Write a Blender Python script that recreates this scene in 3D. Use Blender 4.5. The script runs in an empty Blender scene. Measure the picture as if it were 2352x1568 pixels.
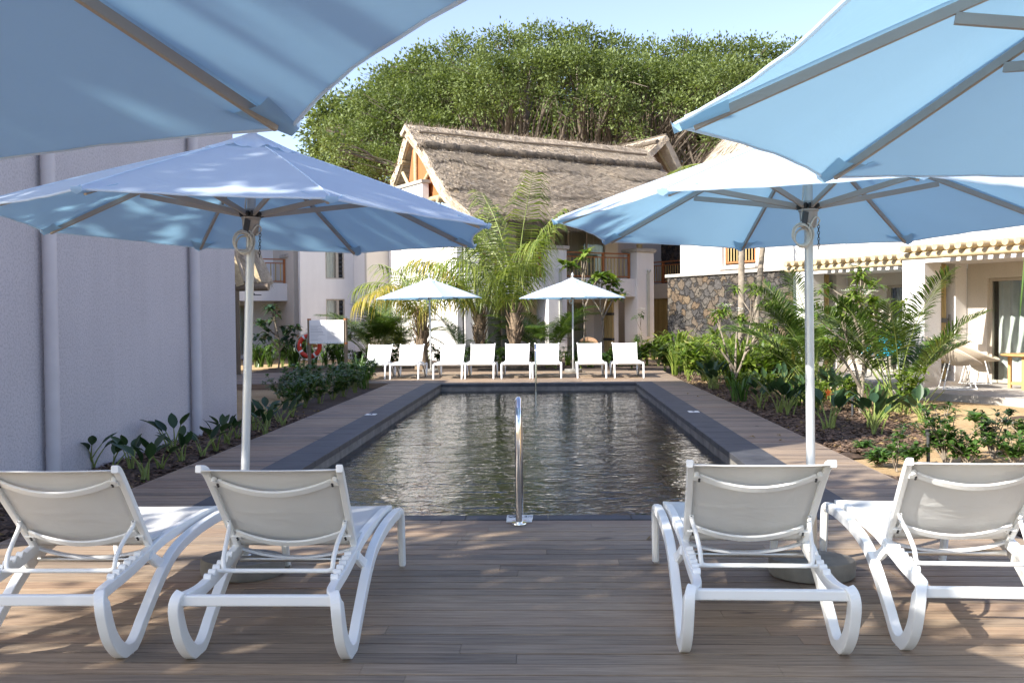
import bpy, math, random
import numpy as np
from mathutils import Vector, Matrix, Quaternion
random.seed(7); RNG = np.random.default_rng(11)
SC = bpy.context.scene; COL = SC.collection
R = math.radians

# ------------------------------------------------------------------ camera model
F_PX, CXP, CYP, CAM_H = 2287.0, 1176.0, 784.0, 1.45
YAW, PITCH, ROLL = R(2.14045), R(1.30728), 0.0095
def cam_axes():
    f = Vector((-math.sin(YAW)*math.cos(PITCH), math.cos(YAW)*math.cos(PITCH), -math.sin(PITCH)))
    r = Vector((math.cos(YAW), math.sin(YAW), 0)); u = r.cross(f)
    c, s = math.cos(ROLL), math.sin(ROLL)
    return c*r - s*u, s*r + c*u, f
CR, CU, CF = cam_axes()
def ray(x, y): return CF + CR*((x-CXP)/F_PX) - CU*((y-CYP)/F_PX)
def gz(x, y, z=0.0):            # point of the measured photo lying at height z
    d = ray(x, y); t = (z-CAM_H)/d.z
    return Vector((0, 0, CAM_H)) + d*t
def gy(x, y, Y):                # point of the measured photo lying at depth Y
    d = ray(x, y); t = Y/d.y
    return Vector((0, 0, CAM_H)) + d*t

# ------------------------------------------------------------------ materials
def new_mat(name):
    m = bpy.data.materials.new(name); m.use_nodes = True
    nt = m.node_tree; nt.nodes.clear()
    out = nt.nodes.new('ShaderNodeOutputMaterial')
    return m, nt, out
def N(nt, t, **kw):
    n = nt.nodes.new(t)
    for k, v in kw.items():
        if k in n.inputs: n.inputs[k].default_value = v
        else: setattr(n, k, v)
    return n
def L(nt, a, b): nt.links.new(a, b)
def ramp(nt, fac, stops):
    r = nt.nodes.new('ShaderNodeValToRGB'); e = r.color_ramp.elements
    while len(e) > 1: e.remove(e[-1])
    e[0].position, e[0].color = stops[0][0], (*stops[0][1], 1)
    for p, c in stops[1:]:
        q = e.new(p); q.color = (*c, 1)
    L(nt, fac, r.inputs[0]); return r
def noise(nt, scale, detail=4, rough=.55, vec=None, dist=0):
    n = N(nt, 'ShaderNodeTexNoise', Scale=scale, Detail=detail, Roughness=rough, Distortion=dist)
    if vec is not None: L(nt, vec, n.inputs['Vector'])
    return n
def coord(nt, scale=(1, 1, 1), kind='Object'):
    t = N(nt, 'ShaderNodeTexCoord'); m = N(nt, 'ShaderNodeMapping')
    m.inputs['Scale'].default_value = scale
    L(nt, t.outputs[kind], m.inputs['Vector']); return m.outputs[0]
def bump(nt, height, strength=.3, dist=.01):
    b = N(nt, 'ShaderNodeBump', Strength=strength, Distance=dist); L(nt, height, b.inputs['Height']); return b
def pbsdf(nt, out, rough=.6, spec=.5, metal=0.0):
    p = N(nt, 'ShaderNodeBsdfPrincipled', Roughness=rough, Metallic=metal)
    p.inputs['Specular IOR Level'].default_value = spec
    L(nt, p.outputs[0], out.inputs[0]); return p
def mat_plain(name, col, rough=.5, metal=0, var=.12, scale=6, bmp=0, bscale=80, spec=.5):
    m, nt, out = new_mat(name); p = pbsdf(nt, out, rough, spec, metal)
    v = coord(nt); n = noise(nt, scale, 5, .6, v)
    lo = tuple(c*(1-var) for c in col); hi = tuple(min(1, c*(1+var)) for c in col)
    r = ramp(nt, n.outputs[0], [(.3, lo), (.7, hi)]); L(nt, r.outputs[0], p.inputs['Base Color'])
    if bmp:
        b = bump(nt, noise(nt, bscale, 3, .6, v).outputs[0], bmp, .004); L(nt, b.outputs[0], p.inputs['Normal'])
    return m
def mat_render(name, col, grain=1.0):     # painted roughcast render
    m, nt, out = new_mat(name); p = pbsdf(nt, out, .85, .25)
    v = coord(nt)
    big = noise(nt, .55, 4, .6, v); fine = noise(nt, 42, 3, .7, v)
    drip = noise(nt, 1.0, 4, .6, coord(nt, (5, 5, .35)))
    a = N(nt, 'ShaderNodeMath', operation='MULTIPLY_ADD'); L(nt, drip.outputs[0], a.inputs[0]); a.inputs[1].default_value = .45; L(nt, big.outputs[0], a.inputs[2])
    r = ramp(nt, a.outputs[0], [(.35, tuple(c*.84 for c in col)), (.95, col)])
    mx = N(nt, 'ShaderNodeMix', data_type='RGBA', blend_type='MULTIPLY'); mx.inputs[0].default_value = .28*grain
    rr = ramp(nt, fine.outputs[0], [(.38, (.25, .25, .27)), (.54, (1, 1, 1))])
    L(nt, r.outputs[0], mx.inputs[6]); L(nt, rr.outputs[0], mx.inputs[7]); L(nt, mx.outputs[2], p.inputs['Base Color'])
    b = bump(nt, fine.outputs[0], .45*grain, .010); L(nt, b.outputs[0], p.inputs['Normal'])
    return m
def mat_leaf(name, dark, light, trans=.35, rough=.4, yellow=None, spec=.35, clump=0):
    m, nt, out = new_mat(name)
    g = N(nt, 'ShaderNodeNewGeometry')
    st = [(0, dark), (.75, light)]
    if yellow: st += [(.93, light), (1, yellow)]
    fac = g.outputs['Random Per Island']
    if clump:
        cn = noise(nt, clump, 3, .6, coord(nt)); ma = N(nt, 'ShaderNodeMath', operation='MULTIPLY_ADD'); L(nt, fac, ma.inputs[0]); ma.inputs[1].default_value = .40
        mb = N(nt, 'ShaderNodeMapRange'); L(nt, cn.outputs[0], mb.inputs[0]); mb.inputs[1].default_value = .33; mb.inputs[2].default_value = .67; mb.inputs[3].default_value = 0; mb.inputs[4].default_value = .6
        L(nt, mb.outputs[0], ma.inputs[2]); fac = ma.outputs[0]
    r = ramp(nt, fac, st)
    p = N(nt, 'ShaderNodeBsdfPrincipled', Roughness=rough); p.inputs['Specular IOR Level'].default_value = spec
    t = N(nt, 'ShaderNodeBsdfTranslucent')
    L(nt, r.outputs[0], p.inputs['Base Color'])
    br = N(nt, 'ShaderNodeMix', data_type='RGBA', blend_type='MULTIPLY'); br.inputs[0].default_value = 1
    br.inputs[7].default_value = (1.5, 1.6, .7, 1); L(nt, r.outputs[0], br.inputs[6]); L(nt, br.outputs[2], t.inputs['Color'])
    mx = N(nt, 'ShaderNodeMixShader'); mx.inputs[0].default_value = trans
    L(nt, p.outputs[0], mx.inputs[1]); L(nt, t.outputs[0], mx.inputs[2]); L(nt, mx.outputs[0], out.inputs[0])
    return m
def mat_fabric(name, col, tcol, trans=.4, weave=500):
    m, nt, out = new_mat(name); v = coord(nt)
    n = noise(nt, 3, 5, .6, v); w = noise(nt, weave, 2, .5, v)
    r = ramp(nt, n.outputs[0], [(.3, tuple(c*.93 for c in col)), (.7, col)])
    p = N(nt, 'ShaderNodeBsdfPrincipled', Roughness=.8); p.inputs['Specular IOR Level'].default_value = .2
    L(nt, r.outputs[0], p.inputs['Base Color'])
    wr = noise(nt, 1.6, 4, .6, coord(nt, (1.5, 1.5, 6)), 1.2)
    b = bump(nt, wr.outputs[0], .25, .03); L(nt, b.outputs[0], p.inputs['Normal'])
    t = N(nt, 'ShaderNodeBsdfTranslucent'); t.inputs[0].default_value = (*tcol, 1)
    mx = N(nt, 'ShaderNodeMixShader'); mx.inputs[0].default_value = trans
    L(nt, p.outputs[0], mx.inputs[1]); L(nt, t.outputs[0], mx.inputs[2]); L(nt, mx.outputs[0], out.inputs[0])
    return m
def mat_wood(name, dark, light, scale=(2, 30, 30), rough=.65):
    m, nt, out = new_mat(name); p = pbsdf(nt, out, rough, .3); v = coord(nt, scale)
    n = noise(nt, 1.5, 6, .65, v, .6); g = N(nt, 'ShaderNodeNewGeometry')
    a = N(nt, 'ShaderNodeMath', operation='MULTIPLY_ADD'); L(nt, g.outputs['Random Per Island'], a.inputs[0]); a.inputs[1].default_value = .35; L(nt, n.outputs[0], a.inputs[2])
    r = ramp(nt, a.outputs[0], [(.35, dark), (.95, light)]); L(nt, r.outputs[0], p.inputs['Base Color'])
    b = bump(nt, n.outputs[0], .25, .004); L(nt, b.outputs[0], p.inputs['Normal']); return m

M = {}
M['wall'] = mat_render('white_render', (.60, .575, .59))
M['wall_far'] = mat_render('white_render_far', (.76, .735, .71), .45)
M['wall_cream'] = mat_render('cream_render', (.60, .55, .48), .45)
M['concrete'] = mat_plain('concrete', (.20, .19, .17), .85, var=.3, scale=5, bmp=.3)
M['cap'] = mat_plain('cap_stone', (.38, .35, .31), .85, var=.2, scale=4, bmp=.3)
M['slate'] = mat_plain('slate_coping', (.052, .054, .060), .6, var=.35, scale=3, bmp=.35, bscale=40)
M['white'] = mat_plain('white_resin', (.82, .82, .80), .38, var=.02, scale=3)
M['alu'] = mat_plain('brushed_aluminium', (.62, .62, .60), .35, .9, .05)
M['grey_rib'] = mat_plain('grey_rib_metal', (.36, .34, .32), .45, .3, .05)
M['pole'] = mat_plain('painted_pole', (.50, .52, .53), .35, .3, .03)
M['dark_metal'] = mat_plain('dark_metal', (.06, .062, .065), .5, .3, .1)
M['chrome'] = mat_plain('chrome', (.75, .75, .74), .08, 1.0, .03)
M['rope'] = mat_plain('white_rope', (.55, .55, .52), .9, var=.15, scale=60)
M['sling'] = mat_fabric('sling_mesh', (.80, .795, .775), (.8, .76, .68), .22)
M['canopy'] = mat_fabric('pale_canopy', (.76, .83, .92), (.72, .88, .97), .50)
M['underside_shade'] = mat_fabric('blue_underside_shade', (.38, .52, .67), (.52, .76, .89), .52)  # darker blue puts the canopy's underside shade into the cloth colour
M['wood_red'] = mat_wood('orange_timber', (.26, .085, .03), (.42, .17, .065), (3, 3, 40))
M['log'] = mat_wood('peeled_log', (.30, .22, .12), (.56, .45, .28), (6, 6, 6))
M['bamboo'] = mat_wood('bamboo', (.32, .24, .10), (.55, .42, .20), (20, 20, 1.2))
M['old_post'] = mat_wood('old_post', (.10, .075, .05), (.22, .17, .12), (20, 20, 2))
M['teak'] = mat_wood('teak', (.42, .22, .08), (.60, .36, .15), (3, 12, 12), .5)
M['trunk'] = mat_plain('bark', (.24, .20, .155), .9, var=.4, scale=9, bmp=.6, bscale=30)
M['banyan_bark'] = mat_plain('banyan_bark', (.13, .105, .082), .95, var=.4, scale=5)
M['root'] = mat_plain('aerial_root', (.15, .11, .08), .95, var=.4, scale=4)
M['palm_trunk'] = mat_plain('palm_bark', (.20, .145, .095), .95, var=.5, scale=14, bmp=.8, bscale=25)
M['stem_green'] = mat_plain('green_stem', (.20, .25, .06), .6, var=.3, scale=8)
M['sky_glass'] = None
M['curtain'] = mat_plain('curtain', (.72, .72, .68), .9, var=.06)
M['frame_beige'] = mat_plain('beige_frame', (.42, .37, .30), .5, var=.05)
M['wicker'] = mat_plain('cream_wicker', (.60, .51, .40), .8, var=.12, scale=60, bmp=.6, bscale=120)
M['rattan'] = mat_plain('rattan', (.22, .13, .07), .7, var=.3, scale=50, bmp=.5)
M['cyan'] = mat_plain('turquoise_plastic', (.01, .42, .68), .4, var=.05)
M['red'] = mat_plain('lifebuoy_red', (.62, .045, .02), .5, var=.1)
M['teal'] = mat_plain('teal_ink', (.08, .38, .38), .6)
M['ink'] = mat_plain('dark_ink', (.04, .04, .05), .7)
M['grey_ink'] = mat_plain('grey_ink', (.30, .31, .33), .7)
M['petal'] = mat_plain('white_petal', (.86, .85, .80), .6, var=.04)
M['orange'] = mat_plain('orange_petal', (.8, .17, .02), .5)
M['pipe'] = mat_plain('painted_pipe', (.56, .54, .555), .5, var=.04)
M['downpipe'] = mat_plain('grey_downpipe', (.42, .43, .38), .6, var=.15, scale=3)
# glass of windows: dark reflective pane with see-through
def mat_glass(name, tint=(.75, .8, .8)):
    m, nt, out = new_mat(name)
    fr = N(nt, 'ShaderNodeFresnel', IOR=1.5); t = N(nt, 'ShaderNodeBsdfTransparent'); t.inputs[0].default_value = (*tint, 1)
    g = N(nt, 'ShaderNodeBsdfGlossy', Roughness=.02)
    mx = N(nt, 'ShaderNodeMixShader'); L(nt, fr.outputs[0], mx.inputs[0]); L(nt, t.outputs[0], mx.inputs[1]); L(nt, g.outputs[0], mx.inputs[2]); L(nt, mx.outputs[0], out.inputs[0])
    return m
M['glass'] = mat_glass('window_glass', (.90, .93, .92))
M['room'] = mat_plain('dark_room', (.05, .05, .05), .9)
# leaves
M['banyan_leaf'] = mat_leaf('banyan_leaf', (.032, .056, .018), (.185, .23, .08), .28, .5, None, .3, .75)
M['palm_leaf'] = mat_leaf('coconut_leaf', (.075, .125, .02), (.24, .28, .06), .35, .4, (.42, .36, .08))
M['palm_yellow'] = mat_leaf('yellowed_palm_leaf', (.25, .22, .04), (.42, .34, .07), .4, .5)
M['areca_leaf'] = mat_leaf('areca_leaf', (.03, .065, .015), (.10, .165, .03), .3, .4, (.20, .22, .05))
M['dark_leaf'] = mat_leaf('strelitzia_leaf', (.018, .045, .02), (.045, .085, .035), .2, .35)
M['shrub_leaf'] = mat_leaf('shrub_leaf', (.03, .075, .018), (.09, .17, .035), .3, .35)
M['fresh_leaf'] = mat_leaf('fresh_leaf', (.07, .14, .02), (.20, .27, .05), .35, .4, (.38, .33, .10))
M['dry_leaf'] = mat_leaf('dry_leaf', (.16, .10, .04), (.34, .24, .10), .2, .7)

def mat_deck():
    m, nt, out = new_mat('ipe_decking'); p = pbsdf(nt, out, .6, .35)
    g = N(nt, 'ShaderNodeNewGeometry')
    v = coord(nt, (1.2, 26, 26)); gr = noise(nt, 2.2, 7, .7, v, .4)
    bl = noise(nt, .5, 5, .6, coord(nt, (1, 1.4, 1)))
    c1 = ramp(nt, g.outputs['Random Per Island'], [(0, (.205, .165, .126)), (.4, (.305, .245, .184)), (.75, (.365, .285, .206)), (1, (.31, .225, .16))])
    c2 = ramp(nt, gr.outputs[0], [(.28, (.50, .47, .46)), (.62, (1.1, 1.08, 1.06))])
    c3 = ramp(nt, bl.outputs[0], [(.3, (.80, .81, .86)), (.62, (1.12, 1.06, .98))])
    a = N(nt, 'ShaderNodeMix', data_type='RGBA', blend_type='MULTIPLY'); a.inputs[0].default_value = 1; L(nt, c1.outputs[0], a.inputs[6]); L(nt, c2.outputs[0], a.inputs[7])
    b = N(nt, 'ShaderNodeMix', data_type='RGBA', blend_type='MULTIPLY'); b.inputs[0].default_value = 1; L(nt, a.outputs[2], b.inputs[6]); L(nt, c3.outputs[0], b.inputs[7])
    # a few damp spills
    sp = noise(nt, 1.0, 3, .5, coord(nt, (.9, 2.4, 1)), .8)
    wet = ramp(nt, sp.outputs[0], [(.705, (1, 1, 1)), (.725, (.45, .43, .43))])
    c = N(nt, 'ShaderNodeMix', data_type='RGBA', blend_type='MULTIPLY'); c.inputs[0].default_value = 1; L(nt, b.outputs[2], c.inputs[6]); L(nt, wet.outputs[0], c.inputs[7])
    L(nt, c.outputs[2], p.inputs['Base Color'])
    rr = ramp(nt, gr.outputs[0], [(.3, (.75,)*3), (.7, (.5,)*3)]); L(nt, rr.outputs[0], p.inputs['Roughness'])
    bb = bump(nt, gr.outputs[0], .35, .004); L(nt, bb.outputs[0], p.inputs['Normal']); return m
M['deck'] = mat_deck()
M['underdeck'] = mat_plain('under_deck', (.02, .017, .015), .95)
def mat_sand():
    m, nt, out = new_mat('golden_sand'); p = pbsdf(nt, out, .95, .1); v = coord(nt)
    a = noise(nt, 1.2, 6, .65, v); f = noise(nt, 70, 3, .7, v); s = noise(nt, 14, 3, .5, v)
    c = ramp(nt, a.outputs[0], [(.3, (.40, .27, .14)), (.7, (.54, .39, .22))])
    d = ramp(nt, s.outputs[0], [(.69, (1, 1, 1)), (.73, (.45, .38, .3))])
    e = ramp(nt, f.outputs[0], [(.3, (.7, .7, .7)), (.6, (1.05, 1.05, 1.05))])
    x = N(nt, 'ShaderNodeMix', data_type='RGBA', blend_type='MULTIPLY'); x.inputs[0].default_value = 1; L(nt, c.outputs[0], x.inputs[6]); L(nt, d.outputs[0], x.inputs[7])
    y = N(nt, 'ShaderNodeMix', data_type='RGBA', blend_type='MULTIPLY'); y.inputs[0].default_value = 1; L(nt, x.outputs[2], y.inputs[6]); L(nt, e.outputs[0], y.inputs[7])
    L(nt, y.outputs[2], p.inputs['Base Color'])
    b = bump(nt, noise(nt, 9, 6, .75, v).outputs[0], .6, .05); L(nt, b.outputs[0], p.inputs['Normal']); return m
M['sand'] = mat_sand()
M['soil'] = mat_plain('dark_soil', (.07, .045, .03), .95, var=.5, scale=12, bmp=.8, bscale=20)
M['chip'] = mat_leaf('bark_chip', (.045, .028, .018), (.20, .13, .085), .02, .9)
def mat_stone():
    m, nt, out = new_mat('basalt_rubble'); p = pbsdf(nt, out, .85, .25); v = coord(nt, (1, 1, 1.15))
    w = noise(nt, 3.5, 4, .6, v); wm = N(nt, 'ShaderNodeMix', data_type='VECTOR'); wm.inputs[0].default_value = .34
    L(nt, v, wm.inputs[4]); L(nt, w.outputs['Color'], wm.inputs[5])
    vo = N(nt, 'ShaderNodeTexVoronoi', Scale=5.6); L(nt, wm.outputs[1], vo.inputs['Vector'])
    ed = N(nt, 'ShaderNodeTexVoronoi', feature='DISTANCE_TO_EDGE', Scale=5.6); L(nt, wm.outputs[1], ed.inputs['Vector'])
    sp = N(nt, 'ShaderNodeSeparateColor'); L(nt, vo.outputs['Color'], sp.inputs[0])
    c = ramp(nt, sp.outputs[0], [(0, (.042, .040, .040)), (.5, (.080, .074, .070)), (.66, (.10, .088, .075)), (.80, (.125, .088, .056)), (.9, (.105, .095, .082)), (1, (.15, .11, .07))])
    n = noise(nt, 12, 6, .75, v); d = ramp(nt, n.outputs[0], [(.3, (.45, .45, .45)), (.7, (1.5, 1.5, 1.5))])
    x = N(nt, 'ShaderNodeMix', data_type='RGBA', blend_type='MULTIPLY'); x.inputs[0].default_value = 1; L(nt, c.outputs[0], x.inputs[6]); L(nt, d.outputs[0], x.inputs[7])
    j = ramp(nt, ed.outputs[0], [(.006, (.4, .4, .4)), (.04, (1, 1, 1))])
    y = N(nt, 'ShaderNodeMix', data_type='RGBA', blend_type='MULTIPLY'); y.inputs[0].default_value = 1; L(nt, x.outputs[2], y.inputs[6]); L(nt, j.outputs[0], y.inputs[7])
    L(nt, y.outputs[2], p.inputs['Base Color'])
    h = ramp(nt, ed.outputs[0], [(0, (0, 0, 0)), (.12, (1, 1, 1))])
    hm = N(nt, 'ShaderNodeMath', operation='MULTIPLY_ADD'); L(nt, n.outputs[0], hm.inputs[0]); hm.inputs[1].default_value = .35; L(nt, h.outputs[0], hm.inputs[2])
    b = bump(nt, hm.outputs[0], .9, .06); L(nt, b.outputs[0], p.inputs['Normal']); return m
M['stone'] = mat_stone()
def mat_thatch():
    m, nt, out = new_mat('thatch'); p = pbsdf(nt, out, .95, .1); g = N(nt, 'ShaderNodeNewGeometry')
    v = coord(nt, (14, 1.7, 1.7)); n = noise(nt, 2.2, 6, .75, v, .5); big = noise(nt, .7, 4, .6, coord(nt))
    a = N(nt, 'ShaderNodeMath', operation='MULTIPLY_ADD'); L(nt, g.outputs['Random Per Island'], a.inputs[0]); a.inputs[1].default_value = .45; L(nt, n.outputs[0], a.inputs[2])
    c = ramp(nt, a.outputs[0], [(.25, (.24, .195, .15)), (.7, (.50, .42, .33)), (1.0, (.76, .67, .54))])
    d = ramp(nt, big.outputs[0], [(.3, (.82, .82, .83)), (.7, (1.1, 1.08, 1.04))])
    x = N(nt, 'ShaderNodeMix', data_type='RGBA', blend_type='MULTIPLY'); x.inputs[0].default_value = 1; L(nt, c.outputs[0], x.inputs[6]); L(nt, d.outputs[0], x.inputs[7])
    L(nt, x.outputs[2], p.inputs['Base Color'])
    b = bump(nt, n.outputs[0], .9, .06); L(nt, b.outputs[0], p.inputs['Normal']); return m
M['thatch'] = mat_thatch()
M['thatch_dark'] = mat_plain('ridge_thatch', (.10, .08, .06), .95, var=.5, scale=14, bmp=.9, bscale=30)
def mat_water():
    m, nt, out = new_mat('pool_water'); v = coord(nt, (.8, 1.35, 1))
    a = noise(nt, 2.6, 1, .4, v, 1.3); b = noise(nt, 12.0, 1, .5, v, 1.2)
    s = N(nt, 'ShaderNodeMath', operation='MULTIPLY_ADD'); L(nt, b.outputs[0], s.inputs[0]); s.inputs[1].default_value = .30; L(nt, a.outputs[0], s.inputs[2])
    bp = bump(nt, s.outputs[0], 1.0, .015)
    fr = N(nt, 'ShaderNodeFresnel', IOR=1.62); L(nt, bp.outputs[0], fr.inputs['Normal'])
    g = N(nt, 'ShaderNodeBsdfGlossy', Roughness=.015); L(nt, bp.outputs[0], g.inputs['Normal'])
    t = N(nt, 'ShaderNodeBsdfTransparent'); t.inputs[0].default_value = (.45, .74, .88, 1)
    mx = N(nt, 'ShaderNodeMixShader'); L(nt, fr.outputs[0], mx.inputs[0]); L(nt, t.outputs[0], mx.inputs[1]); L(nt, g.outputs[0], mx.inputs[2]); L(nt, mx.outputs[0], out.inputs[0]); return m
M['water'] = mat_water()
def mat_tile():
    m, nt, out = new_mat('dark_mosaic'); p = pbsdf(nt, out, .35, .5); v = coord(nt)
    br = N(nt, 'ShaderNodeTexBrick', Scale=8.0, offset=0.0); L(nt, v, br.inputs['Vector'])
    br.inputs['Color1'].default_value = (.02, .05, .11, 1); br.inputs['Color2'].default_value = (.03, .07, .15, 1); br.inputs['Mortar'].default_value = (.02, .025, .03, 1)
    L(nt, br.outputs[0], p.inputs['Base Color']); return m
M['tile'] = mat_tile()
M['step'] = mat_plain('pale_pool_step', (.24, .34, .34), .5, var=.15)

# ------------------------------------------------------------------ mesh builder
class MB:
    def __init__(s): s.v = []; s.f = []; s.n = 0; s.sm = []
    def add(s, v, f, smooth=False):
        v = np.asarray(v, float).reshape(-1, 3); s.v.append(v)
        s.f += [tuple(int(i)+s.n for i in q) for q in f]; s.sm += [smooth]*len(f); s.n += len(v); return s
    def box(s, x0, x1, y0, y1, z0, z1):
        v = [(x0, y0, z0), (x1, y0, z0), (x1, y1, z0), (x0, y1, z0), (x0, y0, z1), (x1, y0, z1), (x1, y1, z1), (x0, y1, z1)]
        return s.add(v, [(0, 3, 2, 1), (4, 5, 6, 7), (0, 1, 5, 4), (1, 2, 6, 5), (2, 3, 7, 6), (3, 0, 4, 7)])
    def bar(s, a, b, w, h, up=(0, 0, 1)):   # rectangular bar a->b, w across, h along up
        return s.sweep([a, b], w, h, up)
    def sweep(s, path, w, h, side=None, up=None, round_=0):
        return s
    def tube(s, path, r, seg=10, cap=True, smooth=True, closed=False):
        P = [Vector(p) for p in path]; n = len(P)
        rs = r if hasattr(r, '__len__') else [r]*n
        T = []
        for i in range(n):
            if closed: t = P[(i+1) % n]-P[i-1]
            else: t = P[min(i+1, n-1)]-P[max(i-1, 0)]
            T.append(t.normalized() if t.length > 1e-9 else Vector((0, 0, 1)))
        ref = Vector((0, 0, 1)) if abs(T[0].z) < .9 else Vector((1, 0, 0))
        u = (ref - T[0]*ref.dot(T[0])).normalized(); vv = []
        for i in range(n):
            u = (u - T[i]*u.dot(T[i])).normalized(); w = T[i].cross(u)
            for k in range(seg):
                a = 2*math.pi*k/seg; vv.append(P[i] + (u*math.cos(a)+w*math.sin(a))*rs[i])
        f = []
        for i in range(n if closed else n-1):
            j = (i+1) % n
            for k in range(seg):
                k2 = (k+1) % seg; f.append((i*seg+k, i*seg+k2, j*seg+k2, j*seg+k))
        base = s.n
        s.add([tuple(p) for p in vv], f, smooth)
        if cap and not closed:
            s.f += [tuple(base+k for k in range(seg))[::-1], tuple(base+(n-1)*seg+k for k in range(seg))]; s.sm += [False]*2
        return s
    def rail(s, path, side, w, h, bev=.25):  # rounded-rectangle sweep; side = constant axis of width w
        P = [Vector(p) for p in path]; n = len(P); sd = Vector(side).normalized()
        ws = w if hasattr(w, '__len__') else [w]*n; hs = h if hasattr(h, '__len__') else [h]*n
        vv = []; k = 8
        for i in range(n):
            t = (P[min(i+1, n-1)]-P[max(i-1, 0)]).normalized(); s2 = (sd - t*sd.dot(t)).normalized(); u = t.cross(s2)
            a, b = ws[i]/2, hs[i]/2; c = min(a, b)*bev*2*.5
            for x, y in ((a, b-c), (a-c, b), (-a+c, b), (-a, b-c), (-a, -b+c), (-a+c, -b), (a-c, -b), (a, -b+c)):
                vv.append(tuple(P[i]+s2*x+u*y))
        f = []
        for i in range(n-1):
            for q in range(k):
                q2 = (q+1) % k; f.append((i*k+q, i*k+q2, (i+1)*k+q2, (i+1)*k+q))
        f += [tuple(range(k))[::-1], tuple((n-1)*k+q for q in range(k))]
        return s.add(vv, f, False)
    def lathe(s, prof, c=(0, 0, 0), seg=24, smooth=True):
        vv = []; f = []; n = len(prof)
        for r, z in prof:
            for k in range(seg):
                a = 2*math.pi*k/seg; vv.append((c[0]+r*math.cos(a), c[1]+r*math.sin(a), c[2]+z))
        for i in range(n-1):
            for k in range(seg):
                k2 = (k+1) % seg; f.append((i*seg+k, i*seg+k2, (i+1)*seg+k2, (i+1)*seg+k))
        f += [tuple(range(seg))[::-1], tuple((n-1)*seg+k for k in range(seg))]
        return s.add(vv, f, smooth)
    def grid(s, fn, nu, nv, smooth=True):
        vv = [fn(i/nu, j/nv) for i in range(nu+1) for j in range(nv+1)]; w = nv+1
        return s.add(vv, [(i*w+j, (i+1)*w+j, (i+1)*w+j+1, i*w+j+1) for i in range(nu) for j in range(nv)], smooth)
    def arr(s, v, f, smooth=False):      # numpy arrays of verts (k,3) and quads/tris (m,c)
        s.v.append(v); s.f += (np.asarray(f)+s.n).tolist(); s.sm += [smooth]*len(f); s.n += len(v); return s
    def build(s, name, mat, parent=None, bevel=0, loc=None, solid=0):
        me = bpy.data.meshes.new(name); v = np.concatenate(s.v) if s.v else np.zeros((0, 3))
        me.from_pydata(v.tolist(), [], [tuple(q) for q in s.f]); me.polygons.foreach_set('use_smooth', s.sm); me.update()
        if any(s.sm): me.set_sharp_from_angle(angle=R(48))
        o = bpy.data.objects.new(name, me); COL.objects.link(o); me.materials.append(mat)
        if parent: o.parent = parent
        if loc is not None: o.location = loc
        if solid:
            m = o.modifiers.new('Solid', 'SOLIDIFY'); m.thickness = solid; m.offset = 0
        if bevel:
            m = o.modifiers.new('Bevel', 'BEVEL'); m.width = bevel; m.segments = 2; m.limit_method = 'ANGLE'; m.angle_limit = R(40)
        return o
def sm_curve(pts, n=6):      # Catmull-Rom through points
    P = [Vector(p) for p in pts]; out = []
    for i in range(len(P)-1):
        p0, p1, p2, p3 = P[max(i-1, 0)], P[i], P[i+1], P[min(i+2, len(P)-1)]
        for k in range(n):
            t = k/n
            out.append(.5*((2*p1)+(p2-p0)*t+(2*p0-5*p1+4*p2-p3)*t*t+(3*p1-p0-3*p2+p3)*t**3))
    out.append(P[-1]); return out
def tag(o, label=None, cat=None, group=None, kind=None):
    if label: o['label'] = label
    if cat: o['category'] = cat
    if group: o['group'] = group
    if kind: o['kind'] = kind
    return o
def empty(name, loc, rz=0, label=None, cat=None, group=None):
    o = bpy.data.objects.new(name, None); COL.objects.link(o); o.location = loc; o.rotation_euler = (0, 0, rz); o.empty_display_size = .1
    return tag(o, label, cat, group)
def kids(o): return [c for c in bpy.data.objects if c.parent == o]
TREE = {}
def copy_tree(o, parent=None):
    c = o.copy(); COL.objects.link(c)
    if parent: c.parent = parent
    for ch in kids(o): copy_tree(ch, c)
    return c
def text(name, body, size, mat, parent, loc, rot, align='CENTER'):
    cu = bpy.data.curves.new(name, 'FONT'); cu.body = body; cu.size = size; cu.align_x = align; cu.extrude = .001
    t = bpy.data.objects.new('tmp', cu); COL.objects.link(t); dg = bpy.context.evaluated_depsgraph_get(); me = bpy.data.meshes.new_from_object(t.evaluated_get(dg)); bpy.data.objects.remove(t)
    me.name = name; me.materials.clear(); me.materials.append(mat); o = bpy.data.objects.new(name, me); COL.objects.link(o); o.parent = parent; o.location = loc; o.rotation_euler = rot
    return o

# ------------------------------------------------------------------ setting
XL, XR, YN, YF = -2.82, 2.31, 7.14, 22.55          # outer coping rectangle
DL, DR, DB, DFAR = -3.64, 3.03, -3.0, 27.5          # deck edges
CW = .40
g = MB()
for (a0, a1, b0, b1) in ((-160, XL-.25, -40, 220), (XR+.25, 160, -40, 220), (XL-.25, XR+.25, -40, YN-.3), (XL-.25, XR+.25, YF+.1, 220)):
    g.grid(lambda a, b: (a0+a*(a1-a0), b0+b*(b1-b0), -.13), 4, 4)
tag(g.build('sand_ground', M['sand']), kind='structure')
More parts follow.
